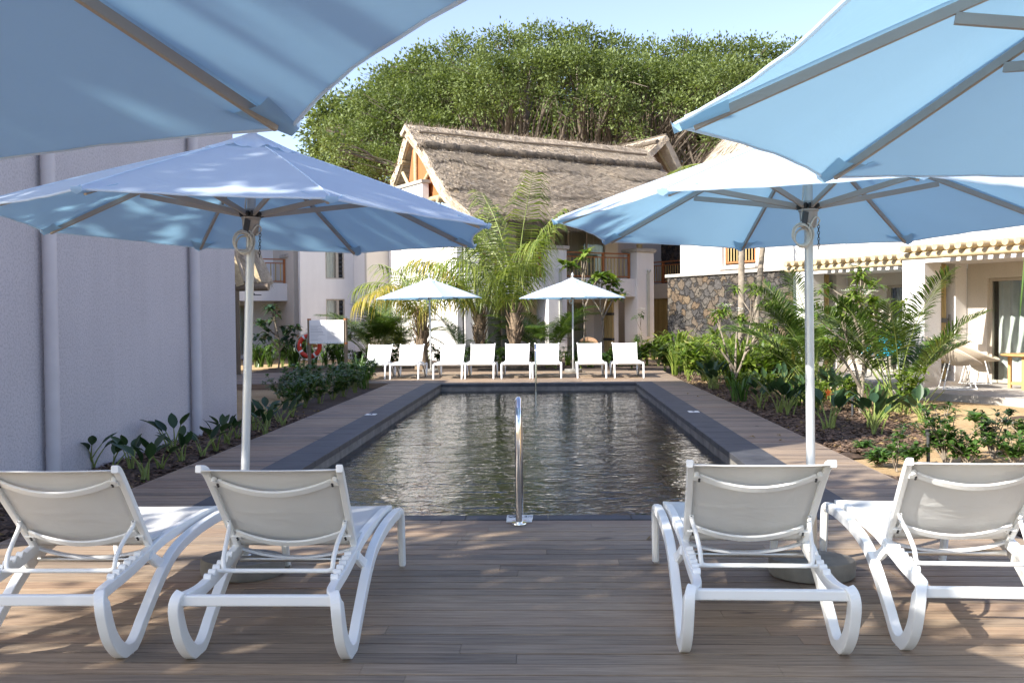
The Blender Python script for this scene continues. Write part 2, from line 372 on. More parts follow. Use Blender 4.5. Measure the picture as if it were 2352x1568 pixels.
# gentle raised sand right garden
def sandz(x, y): return -.10 + .12*max(0, min(1, (x-4.6)/1.8)) + .05*math.sin(x*1.3+y*.4)*math.sin(y*.9)
g = MB(); g.grid(lambda a, b: (3.12+a*14, 2+b*34, sandz(3.12+a*14, 2+b*34)), 40, 90); tag(g.build('garden_sand', M['sand']), kind='structure')
def bed(name, edge):      # mulch bed from an outline in (x,y): grid strips between left(x) and right(x)
    b = MB()
    def fn(a, t):
        y = edge[0]+t*(edge[1]-edge[0]); x0, x1 = edge[2](y), edge[3](y); x = x0+a*(x1-x0)
        return (x, y, edge[4]+.05*math.sin(a*math.pi)+.015*math.sin(7*x+3*y)*math.sin(5*y))
    b.grid(fn, 10, 120); return tag(b.build(name, M['soil']), kind='structure')
bed('planting_bed', (3.5, 22.4, lambda y: -4.83, lambda y: DL-.03, -.125))
rb = lambda y: 4.15+.10*math.sin(y*2.1)+min(1, max(0, (y-10.6)/4))*1.0 + max(0, (y-18)*.45)
bed('garden_bed', (3.0, 34, lambda y: DR+.03, lambda y: rb(y)-max(0, 11.4-y)*1.4 if y > 10.75 else DR+.06+(.55+.1*math.sin(y*3))*max(0, min(1, 9.6-y)), -.085))
bed('back_bed', (27.55, 36.5, lambda y: -9.0, lambda y: 5.0, -.085))
def chips(name, n, xy, z0):
    x, y = xy(n); k = len(x)
    ln = RNG.uniform(.012, .042, k); wd = ln*RNG.uniform(.2, .45, k); a = RNG.uniform(0, 6.283, k)
    tz = RNG.uniform(-.35, .35, k); c = np.stack([x, y, z0+RNG.uniform(0.0, .03, k)], 1)
    d = np.stack([np.cos(a), np.sin(a), tz], 1)*ln[:, None]; e = np.stack([-np.sin(a), np.cos(a), RNG.uniform(-.4, .4, k)], 1)*wd[:, None]
    v = np.stack([c-d-e, c+d-e, c+d+e, c-d+e], 1).reshape(-1, 3)
    m = MB(); m.arr(v, np.arange(4*k).reshape(-1, 4)); return tag(m.build(name, M['chip']), 'loose dark bark mulch scattered in the planting beds', 'mulch', kind='stuff')
chips('bark_mulch', 14000, lambda n: (RNG.uniform(-4.8, DL-.05, n), RNG.uniform(5, 16, n)), -.095)
def rxy(n):
    y = np.concatenate([RNG.uniform(6, 9.2, n//6), RNG.uniform(10.9, 26, n-n//6)]); w = np.array([rb(t)+.1-max(0, 11.4-t)*1.4-DR if t > 10.6 else .6*max(.1, min(1, 9.6-t)) for t in y]); return DR+.05+RNG.power(.9, n)*w, y
chips('bark_mulch', 26000, rxy, -.05)
def litter(name, n, pts):
    m = MB(); P = np.array(pts); k = len(P); a = RNG.uniform(0, 6.283, k); d = np.stack([np.cos(a), np.sin(a), RNG.uniform(-.1, .35, k)], 1)
    leaves(m, P, d, np.array([[0, 0, 1.]])+RNG.normal(size=(k, 3))*.25, RNG.uniform(.05, .12, k), RNG.uniform(.012, .026, k), .3, .5)
    tag(m.build(name, M['dry_leaf']), 'dry brown leaves fallen on the mulch and the deck edges', 'fallen leaves', kind='stuff')
# deck boards
dk = MB(); BW = .13; yy = DB
def boards(x0, x1, y0, y1):
    x = x0
    while x < x1-.02:
        ln = random.uniform(1.6, 3.6) if x1-x0 > 2 else 99
        e = min(x1, x+ln)
        if x1-e < .5: e = x1
        dk.box(x+.001, e-.001, y0, y1, -.03, 0+random.uniform(-.0015, .0015)); x = e
while yy < DFAR:
    y0, y1 = yy+.006, yy+BW-.006
    if y1 <= YN: boards(DL, DR, y0, y1)
    elif y0 < YF:
        if y0 < YN: y0 = YN+.001
        boards(DL, XL-.004, y0, y1); boards(XR+.004, DR, y0, y1)
    else: boards(-12.5 if yy > YF+.1 else DL, DR if yy < 24 else DR+ (yy-24)*.02, y0, y1)
    yy += BW
tag(dk.build('pool_deck', M['deck']), kind='structure')
ud = MB()
for a in ((DL, DR, DB, YN-.02), (DL, XL-.02, YN, YF), (XR+.02, DR, YN, YF), (-12.5, DR, YF+.12, DFAR)):
    ud.box(a[0]+.02, a[1]-.02, a[2], a[3], -.2, -.034)
tag(ud.build('deck_frame', M['underdeck']), kind='structure')
# edging boards along the deck
eb = MB(); eb.box(DL-.025, DL, DB, YF+.1, -.16, -.004); eb.box(DR, DR+.025, DB, DFAR, -.16, -.004); eb.box(-12.5, DL-.03, YF+.06, YF+.085, -.16, -.004)
tag(eb.build('deck_edging', M['deck']), kind='structure')
# coping: stones of slate
cp = MB()
def stones(x0, x1, y0, y1, along):
    p = x0 if along == 'x' else y0; q = x1 if along == 'x' else y1
    while p < q-.01:
        e = min(q, p+.6)
        if q-e < .25: e = q
        if along == 'x': cp.box(p+.0015, e-.0015, y0, y1, -.06, .006)
        else: cp.box(x0, x1, p+.0015, e-.0015, -.06, .006)
        p = e
stones(XL, XL+CW, YN, YF, 'y'); stones(XR-CW, XR, YN, YF, 'y'); stones(XL+CW+.002, XR-CW-.002, YF-CW, YF, 'x'); stones(XL+CW+.002, XR-CW-.002, YN, YN+.16, 'x')
tag(cp.build('pool_coping', M['slate'], bevel=.006), kind='structure')
pb = MB(); x0, x1, y0, y1 = XL+CW-.02, XR-CW+.02, YN+.14, YF-CW+.02
pb.box(x0-.2, x0, y0-.2, y1+.2, -1.3, -.061); pb.box(x1, x1+.2, y0-.2, y1+.2, -1.3, -.061)
pb.box(x0, x1, y1, y1+.2, -1.3, -.061); pb.box(x0, x1, y0-.2, y0, -1.3, -.061); pb.box(x0-.2, x1+.2, y0-.2, y1+.2, -1.4, -1.301)
sp_ = MB(); sp_.box(x0+.002, x1-.002, y0+.002, y0+.42, -1.299, -.30); tag(sp_.build('pool_step', M['step']), kind='structure')
tag(pb.build('pool_basin', M['tile']), kind='structure')
fb = MB(); 
for (a0, a1, b0, b1) in ((x0-.002, x0+.012, y0, y1), (x1-.012, x1+.002, y0, y1), (x0+.013, x1-.013, y1-.012, y1+.002)):
    fb.box(a0, a1, b0, b1, -.16, -.062)
tag(fb.build('pool_edge', M['concrete']), kind='structure')
WZ = -.155
wt = MB()
def wave(x, y):
    return .0016*math.sin(4.1*x+2.3*y)+.0012*math.sin(-6.3*x+5.1*y+1)+.001*math.sin(3*x-8.7*y+2)
wt.grid(lambda a, b: (x0+a*(x1-x0), y0+b*(y1-y0), WZ+wave(x0+a*(x1-x0), y0+b*(y1-y0))), 110, 330)
tag(wt.build('pool_water', M['water']), kind='structure')

# ------------------------------------------------------------------ lounger
def make_lounger():
    root = empty('sun_lounger', (0, 0, 0))
    W = M['white']
    for s in (-1, 1):
        xi, xo = s*.285, s*.338
        # inner rail carrying the sling
        rail = MB()
        p = sm_curve([(s*.325, -.275, .30), (xi+s*.012, -.22, .304), (xi, -.12, .306), (xi, .08, .322), (xi, .26, .345), (xi, .44, .372), (xi, .66, .384), (xi, 1.1, .38), (xi+s*.004, 1.33, .365)], 5)
        n = len(p); rail.rail(p, (1, 0, 0), [.038]*n, [.055]*2+[.05]*(n-2), .16)
        for k in range(6):        # notches of the backrest adjuster
            y = -.06+k*.058; z = .334+.10*y
            rail.tube([(xi-s*.024, y, z+.010), (xi+s*.010, y, z+.010)], [.017, .017], 10)
        rail.build('seat_rail', W, root, bevel=.004)
        leg = MB()                 # rear loop foot running forward into the lower rail and front leg
        p = sm_curve([(s*.318, -.262, .318), (xo-s*.004, -.287, .29), (xo, -.278, .23), (xo, -.225, .125), (xo, -.13, .04), (xo, -.03, .016), (xo, .045, .045), (xo, .12, .10), (xo, .33, .235), (xo, .52, .315), (xo, .8, .352), (xo, 1.1, .358), (xo+s*.004, 1.30, .352)], 6)
        n = len(p); leg.rail(p, (1, 0, 0), [.044]*n, [.052+.014*math.sin(math.pi*min(1, i/(n*.45))) for i in range(n)], .14)
        leg.build('rear_leg', W, root, bevel=.005)
        st = MB(); st.rail(sm_curve([(xi+s*.014, .31, .345), (xi+s*.026, .35, .31), (xo-s*.012, .42, .27)], 5), (1, 0, 0), .032, .05, .4); st.build('brace', W, root)
        fl = MB(); p = sm_curve([(xo+s*.002, 1.24, .354), (xo+s*.006, 1.36, .345), (xo+s*.008, 1.40, .30), (xo+s*.006, 1.435, .16), (xo+s*.004, 1.47, .012)], 6)
        n = len(p); fl.rail(p, (1, 0, 0), [.05-.012*i/n for i in range(n)], [.05-.010*i/n for i in range(n)], .5); fl.build('front_leg', W, root, bevel=.003)
        ft = MB(); ft.box(xo-.012, xo+.012, -.045, -.015, -.002, .012); ft.box(xo-.014, xo+.018, 1.455, 1.488, -.002, .014); ft.build('foot', M['grey_rib'], root)
    cb = MB(); cb.rail([(-.318, -.272, .298), (.318, -.272, .298)], (0, 1, 0), .03, .046, .3); cb.build('rear_crossbar', W, root, bevel=.003)
    tb = MB(); tb.tube([(-.285, .41, .305), (.285, .41, .305)], .015, 12); tb.build('stretcher', M['alu'], root)
    fb_ = MB(); fb_.tube([(-.30, 1.30, .335), (.30, 1.30, .335)], .014, 10); fb_.build('front_crossbar', W, root)
    sb = MB(); sb.rail(sm_curve([(-.275, .395, .362), (-.15, .395, .330), (0, .395, .317), (.15, .395, .330), (.275, .395, .362)], 5), (0, 1, 0), .035, .012, .3); sb.build('seat_strap', W, root)
    # seat sling
    sg = MB()
    def seat(a, b):
        y = .37+a*.99; x = (-.285+.57*b)
        z = .404 - .018*math.sin(math.pi*b)*math.sin(math.pi*min(1, a*1.02)) - .008*a - (max(0, a-.92)*.55)
        return (x, y, z)
    sg.grid(seat, 22, 10); sg.build('seat_sling', M['sling'], root, solid=.006)
    # backrest: frame in a tilted plane
    B0 = Vector((0, .365, .378)); T = Vector((0, -.415, .462)); Ln = T.length; T.normalize(); Nn = Vector((0, -T.z, T.y))*-1   # Nn: towards sitter side
    Nb = Vector((0, -.74, -.67))     # behind the back
    Nb = (Nb - T*Nb.dot(T)).normalized()
    def bp(x, t, off): return B0 + Vector((x, 0, 0)) + T*(t*Ln) + Nb*off
    for s in (-1, 1):
        br = MB(); p = sm_curve([bp(s*.278, 0, 0), bp(s*.284, .3, 0), bp(s*.292, .7, 0), bp(s*.296, .88, .004), bp(s*.300, .95, .016), bp(s*.308, 1.0, .040)], 5)
        br.rail(p, (1, 0, 0), .030, .034, .25); br.build('back_rail', W, root, bevel=.003)
        kn = MB(); kn.tube([bp(s*.268, .84, .012), bp(s*.268, .84, .035)], [.013, .011], 10); kn.build('stop_peg', W, root)
        for tt in (.80, .15): pl = MB(); pl.rail([bp(s*.24, tt, .014), bp(s*.282, tt, .014)], T, .03, .02, .3); pl.build('bracket', W, root)
        bo = MB()
        for t, x in ((.80, .255), (.78, .255), (.16, .255), (.14, .255), (.36, .270)): bo.tube([bp(s*x, t, .024), bp(s*x, t, .028)], .0055, 8)
        bo.build('bolt', M['dark_metal'], root)
    bs = MB()
    def back(a, b):
        x = (-1+2*b)*(.274+.020*a); sag = .022*math.sin(math.pi*b)*math.sin(math.pi*min(1, .05+a*.9))
        cu = 0 if a < .86 else (a-.86)**2*2.6
        return tuple(bp(x, .01+a*.985, sag+cu-.004))
    bs.grid(back, 22, 12); bs.build('back_sling', M['sling'], root, solid=.005)
    for t, dp, w in ((.81, .045, .034), (.21, .04, .034)):
        b = MB(); p = [bp(x, t-.055*(1-(x/.255)**2), .014+dp*(1-(x/.255)**2)) for x in [-.255+.51*i/14 for i in range(15)]]
        b.rail(p, T, w, .012, .4); b.build('back_strap', W, root)
    us = MB(); q = .045
    p = [bp(-.270, .36, .02), bp(-.266, .33, .04), Vector((-.255, .125, .455)), Vector((-.248, q+.015, .40)), Vector((-.243, q, .35)), Vector((-.22, q, .340)), Vector((.22, q, .340)), Vector((.243, q, .35)), Vector((.248, q+.015, .40)), Vector((.255, .125, .455)), bp(.266, .33, .04), bp(.270, .36, .02)]
    us.tube(sm_curve(p[:6], 4)+sm_curve(p[6:], 4), .0105, 10); us.tube([(-.285, q, .340), (.285, q, .340)], .0095, 10); us.build('prop_bar', W, root)
    return root
LG = make_lounger()
def place(o, x, y, rz, label, group):
    o.location = (x, y, 0); o.rotation_euler = (0, 0, rz); o['label'] = label; o['category'] = 'sun lounger'; o['group'] = group; return o
near = [(-2.20, 4.32, .01, 'white sling lounger in the near row, cropped by the frame on the wall side'),
        (-1.215, 4.32, 0, 'white lounger seen from behind in front of the left parasol base, sun patch below'),
        (.915, 4.41, -.03, 'white lounger seen from behind with a round concrete parasol base showing through its frame'),
        (1.875, 4.44, -.05, 'white near lounger beside the garden bed, its backrest cropped by the frame edge')]
for i, (x, y, a, lb) in enumerate(near):
    o = LG if i == 0 else copy_tree(LG)
    place(o, x, y, a, lb, 'white loungers seen from behind on the near deck')
far = [(851.5, 872, 'far white lounger, first of the row, nearest the notice board'),
       (928.3, 872, 'far white lounger before the concrete base of the left far parasol'),
       (1028, 871.5, 'far white lounger just past the left far parasol pole'),
       (1101, 871, 'far white lounger in front of the leaning coconut palm trunk'),
       (1185, 870.5, 'far white lounger in front of the tall coconut palm'),
       (1256.5, 870, 'far white lounger just behind the far steel grab rail'),
       (1360, 869.5, 'far white lounger between right far parasol pole and the last lounger'),
       (1445.6, 869, 'last white lounger of the far row, beside the deck corner and the garden plants')]
for (px, py, lb) in far:
    p = gz(px, py); o = copy_tree(LG)
    place(o, p.x, p.y+1.47, math.pi, lb, 'white loungers lined up across the far end of the pool')

# ------------------------------------------------------------------ parasols
UR, UZ, UAP = 1.44, 1.992, 2.505
def make_umbrella():
    root = empty('parasol', (0, 0, 0))
    def tip(k): a = k*math.pi/4; return Vector((UR*math.cos(a), UR*math.sin(a), UZ))
    ap = Vector((0, 0, UAP))
    can = MB()
    for k in range(8):
        A, B = tip(k), tip(k+1)
        def fn(a, b, A=A, B=B):
            r = .10+.90*a; e = A.lerp(B, b)
            # hem curves in between the tips, cloth sags a little between ribs
            sc = 1-.034*math.sin(math.pi*b)*a*a
            p = ap.lerp(e, r); p = Vector((p.x*sc, p.y*sc, p.z)); bul = .012*math.sin(math.pi*r)
            p.z += bul - .014*math.sin(math.pi*b)*math.sin(math.pi*min(1, r*.9)) + .0022*math.sin(23*b+9*a+k)*math.sin(math.pi*b)*a
            return tuple(p)
        can.grid(fn, 14, 10)
    can.build('canopy', M['canopy'], root)
    ush = MB(); ush.add(np.concatenate(can.v)-np.array([0, 0, .006]), can.f, True); ush.build('underside_shade', M['underside_shade'], root)  # second sheet under the canopy, its colour stands for the underside shade
    hem = MB()
    for k in range(8):
        A, B = tip(k), tip(k+1); pts = []
        for j in range(11):
            b = j/10; e = A.lerp(B, b); sc = 1-.034*math.sin(math.pi*b); pts.append((e.x*sc, e.y*sc, e.z-.006+.0022*math.sin(23*b+9+k)*math.sin(math.pi*b)))
        hem.tube(pts, .006, 6)
    for k in range(8): hem.tube([tuple(ap.lerp(tip(k), .2+.78*i/10)+Vector((0, 0, .002+.012*math.sin(math.pi*(.2+.78*i/10))))) for i in range(11)], .0035, 5)
    hem.build('hem', M['canopy'], root)
    vent = MB()
    def vf(a, b):
        an = b*2*math.pi; oc = 1/ math.cos(((an+math.pi/8*0) % (math.pi/4))-math.pi/8)*math.cos(math.pi/8)
        r = .02+.27*a*oc; z = UAP+.030-.30*a*.41+.009*math.sin(8*an+.6)*a**3 + .007*math.sin(19*an)*a**4
        return (r*math.cos(an), r*math.sin(an), z)
    vent.grid(vf, 8, 96); vent.build('vent_cap', M['canopy'], root)
    pole = MB(); pole.tube([(0, 0, .08), (0, 0, UAP+.05)], .0245, 20); pole.build('pole', M['pole'], root)
    fin = MB(); fin.lathe([(.012, 0), (.016, .01), (.03, .03), (.034, .05), (.026, .085), (.012, .105), (.003, .12)], (0, 0, UAP+.05), 14); fin.build('finial', M['pole'], root)
    hub = MB(); hub.lathe([(.03, 0), (.042, .004), (.047, .05), (.05, .09), (.056, .094), (.056, .104), (.036, .108), (.036, .15)], (0, 0, 1.945), 20); hub.build('runner_hub', M['grey_rib'], root)
    th = MB(); th.lathe([(.03, 0), (.06, .005), (.06, .05), (.03, .06)], (0, 0, UAP-.055), 16); th.build('top_hub', M['dark_metal'], root)
    for k in range(8):
        a = k*math.pi/4; d = Vector((math.cos(a), math.sin(a), 0)); sd = Vector((-math.sin(a), math.cos(a), 0))
        rb_ = MB(); p0 = ap+d*.05-Vector((0, 0, .035)); p1 = tip(k)-d*.05-Vector((0, 0, .012))
        md = (p0+p1)/2+Vector((0, 0, .004)); rb_.rail([p0, md, p1], sd, .014, .028, .2); rib = rb_.build('rib', M['grey_rib'], root)
        st = MB(); h0 = Vector((0, 0, 2.066))+d*.055; h1 = p0.lerp(p1, .52)-Vector((0, 0, .02)); st.rail([h0, h1], sd, .014, .03, .2); st.build('strut', M['grey_rib'], root)
        kn = MB(); kn.tube([h0-sd*.016, h0+sd*.016], .017, 10); kn.build('strut_knuckle', M['dark_metal'], root)
        pk = MB(); t = tip(k); inn = (ap-t).normalized(); pv = []
        for q in range(5):
            w = (q-2)/2; pv.append((t - d*.0 + sd*(w*.03)-Vector((0, 0, .03-.014*abs(w)))))
        e1 = [t+inn*.155 + sd*((q-2)/2*.105)-Vector((0, 0, .036 if abs(q-2) < 2 else .012)) for q in range(5)]
        top = [t+d*.008+sd*((q-2)/2*.03)+Vector((0, 0, .004)) for q in range(5)]
        pk.add([tuple(x) for x in top+pv+e1], [(r*5+c, r*5+c+1, (r+1)*5+c+1, (r+1)*5+c) for r in range(2) for c in range(4)], True)
        pk.build('corner_pocket', M['underside_shade'], root)  # shares the underside colour with the shade painted in
    rp = MB(); rnd = random.Random(3)
    for j in range(6):
        c = Vector((-.05+rnd.uniform(-.012, .012), -.045+j*.006-.02, 1.895+rnd.uniform(-.012, .012))); r1 = .052+rnd.uniform(-.008, .008)
        rp.tube([c+Vector((r1*math.cos(a), rnd.uniform(-.003, .003), 1.15*r1*math.sin(a))) for a in [i*2*math.pi/22 for i in range(22)]], .0048, 6, closed=True)
    rp.tube(sm_curve([(-.05, -.04, 1.945), (-.045, -.03, 2.05), (-.03, -.025, 2.3), (-.028, -.02, UAP-.06)], 4), .0045, 6)
    rp.tube(sm_curve([(-.02, -.05, 1.93), (.02, -.056, 2.0), (.05, -.04, 1.98), (.02, -.056, 1.945)], 4), .0045, 6); rp.build('rope_coil', M['rope'], root)
    cl = MB(); cl.rail([(-.03, -.045, 2.03), (-.045, -.05, 1.95)], (0, 1, 0), .02, .03, .2); cl.build('rope_cleat', M['dark_metal'], root)
    ch = MB()
    for j in range(9):
        c = Vector((.045, -.035, 1.965-j*.017)); ax = Vector((1, 0, 0)) if j % 2 else Vector((0, 1, 0))
        ch.tube([c+ax*(.006*math.cos(a))+Vector((0, 0, .011*math.sin(a))) for a in [i*math.pi/4 for i in range(8)]], .002, 5, closed=True)
    ch.build('pin_chain', M['dark_metal'], root)
    bs = MB(); bs.lathe([(.225, .0), (.235, .012), (.235, .085), (.228, .095), (.03, .097)], (0, 0, .001), 40); bs.build('base', M['concrete'], root)
    sl = MB(); sl.lathe([(.045, .0), (.045, .012), (.031, .014), (.031, .26), (.026, .262)], (0, 0, .096), 20); sl.build('base_sleeve', M['alu'], root)
    return root
UM = make_umbrella()
def put_umb(o, cx, cy, rot, tx, ty, label, sc=1.0, group='pale blue parasols round the pool'):
    n = Vector((-tx, -ty, 1)).normalized(); q = Vector((0, 0, 1)).rotation_difference(n)
    o.rotation_mode = 'QUATERNION'; o.rotation_quaternion = q @ Quaternion((0, 0, 1), rot)
    o.location = (cx-n.x*UZ, cy-n.y*UZ, 0); o.scale = (sc, sc, sc); o['label'] = label; o['category'] = 'parasol'; o['group'] = group; return o
put_umb(UM, -1.715, 5.70, .541, -.030, -.030, 'pale blue parasol beside the white wall, its whole top and rope coil in view')
put_umb(copy_tree(UM), 1.465, 5.68, .8596-math.pi/4, -.003, -.036, 'pale blue parasol on the garden side whose top is half hidden by a nearer parasol')
put_umb(copy_tree(UM), -1.497, 1.448, .967, .04, -.044, 'nearest parasol, shaded blue underside filling the upper left corner of the view')
put_umb(copy_tree(UM), 1.739, 2.345, 2.919, .012, -.03, 'nearest parasol, sunlit blue underside filling the upper right corner of the view')
p = gz(988.5, 855.3); put_umb(copy_tree(UM), p.x, p.y, .35, .012, .0, 'small looking far parasol among loungers three and two from the notice board', 1.02)
p = gz(1316.8, 855); put_umb(copy_tree(UM), p.x, p.y, .2, 0, 0, 'small looking far parasol standing in front of the balcony columns', 1.0)

# ------------------------------------------------------------------ grab rails and pool markers
def grab(name, x, y, sgn, label, top=.87):
    o = empty(name, (x, y, 0), 0, label, 'grab rail', 'steel grab rails of the pool')
    t = MB(); t.tube(sm_curve([(0, 0, .0), (0, 0, .4), (0, sgn*.01, top-.16), (0, sgn*.06, top-.04), (0, sgn*.16, top), (0, sgn*.27, top-.06), (0, sgn*.33, top-.2), (0, sgn*.36, .2), (0, sgn*.38, -.5)], 7), .0225, 18); t.build('rail', M['chrome'], o)
    f = MB(); f.lathe([(.055, 0), (.056, .008), (.053, .016), (.026, .017), (.026, .022)], (0, 0, .001), 26); f.build('flange', M['chrome'], o); return o
grab('grab_rail', -.224, 6.98, 1, 'polished steel grab rail rising from a round flange at the near pool edge')
grab('grab_rail', -.305, 22.35, -1, 'thin looking steel grab rail at the far pool edge in front of the loungers', .86)
mk = empty('depth_marker', (-.224, 7.13, .0), 0, 'white depth tile behind the near grab rail with a no diving ring and 1.2m', 'depth marker', 'white pool depth tiles')
t = MB(); t.box(-.095, .095, .0, .135, .0065, .014); t.build('tile', M['white'], mk, bevel=.002)
t = MB(); t.box(-.093, .090, -.075, -.002, .0015, .010); t.build('front_tile', M['white'], mk, bevel=.002)
t = MB(); t.tube([(-.055+.026*math.cos(a), .07+.042*math.sin(a), .0155) for a in [i*math.pi/12 for i in range(24)]], .002, 6, closed=True); t.tube([(-.073, .04, .0155), (-.03, .10, .0155)], .002, 6); t.tube([(-.04, .05, .0155), (-.012, .09, .0155)], .002, 6); t.build('no_diving_ring', M['ink'], mk)
text('lettering', '1.2m', .06, M['ink'], mk, (.045, .05, .0145), (0, 0, 0))
t = MB(); t.box(-.05, -.03, -.045, -.038, .0105, .0112); t.box(.03, .05, -.045, -.038, .0105, .0112); t.build('red_marks', M['red'], mk)
for px, py, lb, rz in ((852, 953, 'white depth tile on the slate coping of the wall side', math.pi/2), (1593, 946.5, 'white depth tile on the slate coping of the garden side', -math.pi/2)):
    p = gz(px, py); mk2 = empty('depth_marker', (p.x, p.y, .0065), rz, lb, 'depth marker', 'white pool depth tiles')
    t = MB(); t.box(-.10, .10, -.08, .08, 0, .008); t.build('tile', M['white'], mk2, bevel=.002)
    text('lettering', '1.2m', .06, M['ink'], mk2, (0, -.02, .0085), (0, 0, 0))
for px, py in ((874, 909), (1820, 1028)):
    p = gz(px, py)

# ------------------------------------------------------------------ buildings
TH = R(33.5); AX = Vector((math.cos(TH), math.sin(TH), 0)); AW = Vector((-math.sin(TH), math.cos(TH), 0))
def lx(O, px, py, c):       # photo point on the building plane x=c -> local coordinates
    d = ray(px, py); e = Vector((0, 0, CAM_H))-O; t = (c - e.dot(AX))/d.dot(AX); p = e+d*t; return Vector((p.dot(AX), p.dot(AW), p.z))
def lw(O, px, py, c):
    d = ray(px, py); e = Vector((0, 0, CAM_H))-O; t = (c - e.dot(AW))/d.dot(AW); p = e+d*t; return Vector((p.dot(AX), p.dot(AW), p.z))
def part(mb, name, mat, parent, o=(0, 0, 0), phi=0, bevel=0, solid=0):
    ob = mb.build(name, mat, parent, bevel, None, solid); ob.location = o; ob.rotation_euler = (0, 0, phi); return ob
def make_wall(name, mat, parent, o, phi, W, H, openings=(), th=.2):
    m = MB(); xs = sorted({0, W} | {v for op in openings for v in op[:2] if 0 < v < W})
    for a, b in zip(xs, xs[1:]):
        ops = sorted([(op[2], op[3]) for op in openings if op[0] <= a+1e-6 and op[1] >= b-1e-6]); z = 0
        for p, q in ops:
            if p > z: m.box(a, b, 0, th, z, p)
            z = q
        if z < H: m.box(a, b, 0, th, z, H)
    return part(m, name, mat, parent, o, phi)
def make_window(parent, o, phi, w, h, n=2, curtain=.6, frame='frame_beige', name='sliding_door', ft=.055, room=True):
    m = MB(); m.box(0, ft, 0, .07, 0, h); m.box(w-ft, w, 0, .07, 0, h); m.box(ft, w-ft, 0, .07, h-ft, h); m.box(ft, w-ft, 0, .07, 0, ft)
    for k in range(1, n): x = w*k/n; m.box(x-ft*.6, x+ft*.6, -.006, .064, ft, h-ft)
    f = part(m, name, M[frame], parent, o, phi)
    g = MB(); g.box(ft, w-ft, .028, .034, ft, h-ft); g.build('pane', M['glass'], f)
    if curtain > 0:
        c = MB(); cw = (w-2*ft)*curtain
        def fn(a, b, x0=ft): return (x0+a*cw, .20+.035*math.sin(a*cw*38+.6*math.sin(b*3))*(.7+.3*b), .04+b*(h-.08))
        c.grid(fn, 80, 5); c.build('curtain', M['curtain'], f)
        if curtain < .8:
            c = MB(); x1 = w-ft; c2 = (w-2*ft)*(1-curtain)*.35
            c.grid(lambda a, b: (x1-c2+a*c2, .20+.035*math.sin(a*c2*38), .04+b*(h-.08)), 30, 4); c.build('curtain', M['curtain'], f)
    if room:
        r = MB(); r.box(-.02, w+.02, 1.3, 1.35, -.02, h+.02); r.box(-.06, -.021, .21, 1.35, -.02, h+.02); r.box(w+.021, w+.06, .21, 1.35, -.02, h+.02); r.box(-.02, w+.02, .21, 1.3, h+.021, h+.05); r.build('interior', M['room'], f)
    return f
def make_louvre(parent, o, phi, w, h, n, name='louvre_window'):
    m = MB(); ft = .05; m.box(0, ft, 0, .07, 0, h); m.box(w-ft, w, 0, .07, 0, h); m.box(ft, w-ft, 0, .07, h-ft, h); m.box(ft, w-ft, 0, .07, 0, ft)
    f = part(m, name, M['frame_beige'], parent, o, phi)
    b = MB()
    for k in range(n):
        z = ft+(h-2*ft)*(k+.5)/n; b.add([(ft, .0, z-.03), (w-ft, .0, z-.03), (w-ft, .06, z+.05), (ft, .06, z+.05), (ft, .004, z-.034), (w-ft, .004, z-.034), (w-ft, .064, z+.046), (ft, .064, z+.046)], [(0, 1, 2, 3), (7, 6, 5, 4), (0, 4, 5, 1), (2, 6, 7, 3)])
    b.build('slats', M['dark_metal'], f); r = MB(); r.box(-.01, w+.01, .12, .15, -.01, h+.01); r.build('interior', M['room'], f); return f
def make_rail(parent, o, phi, w, h=1.0, posts=(0,), step=.16):
    m = MB(); m.box(0, w, -.035, .045, h-.045, h); m.box(0, w, -.02, .03, h-.20, h-.16); m.box(0, w, -.02, .03, .06, .11)
    f = part(m, 'balcony_railing', M['wood_red'], parent, o, phi)
    for x in posts:
        p = MB(); p.box(x-.04, x+.04, -.031, .041, 0, h-.046); p.build('railing_post', M['wood_red'], f)
    b = MB(); x = .1
    while x < w-.06:
        if all(abs(x-p) > .07 for p in posts): b.tube([(x, .005, .10), (x, .005, h-.17)], .022, 8)
        x += step
    b.build('balusters', M['bamboo'], f); return f
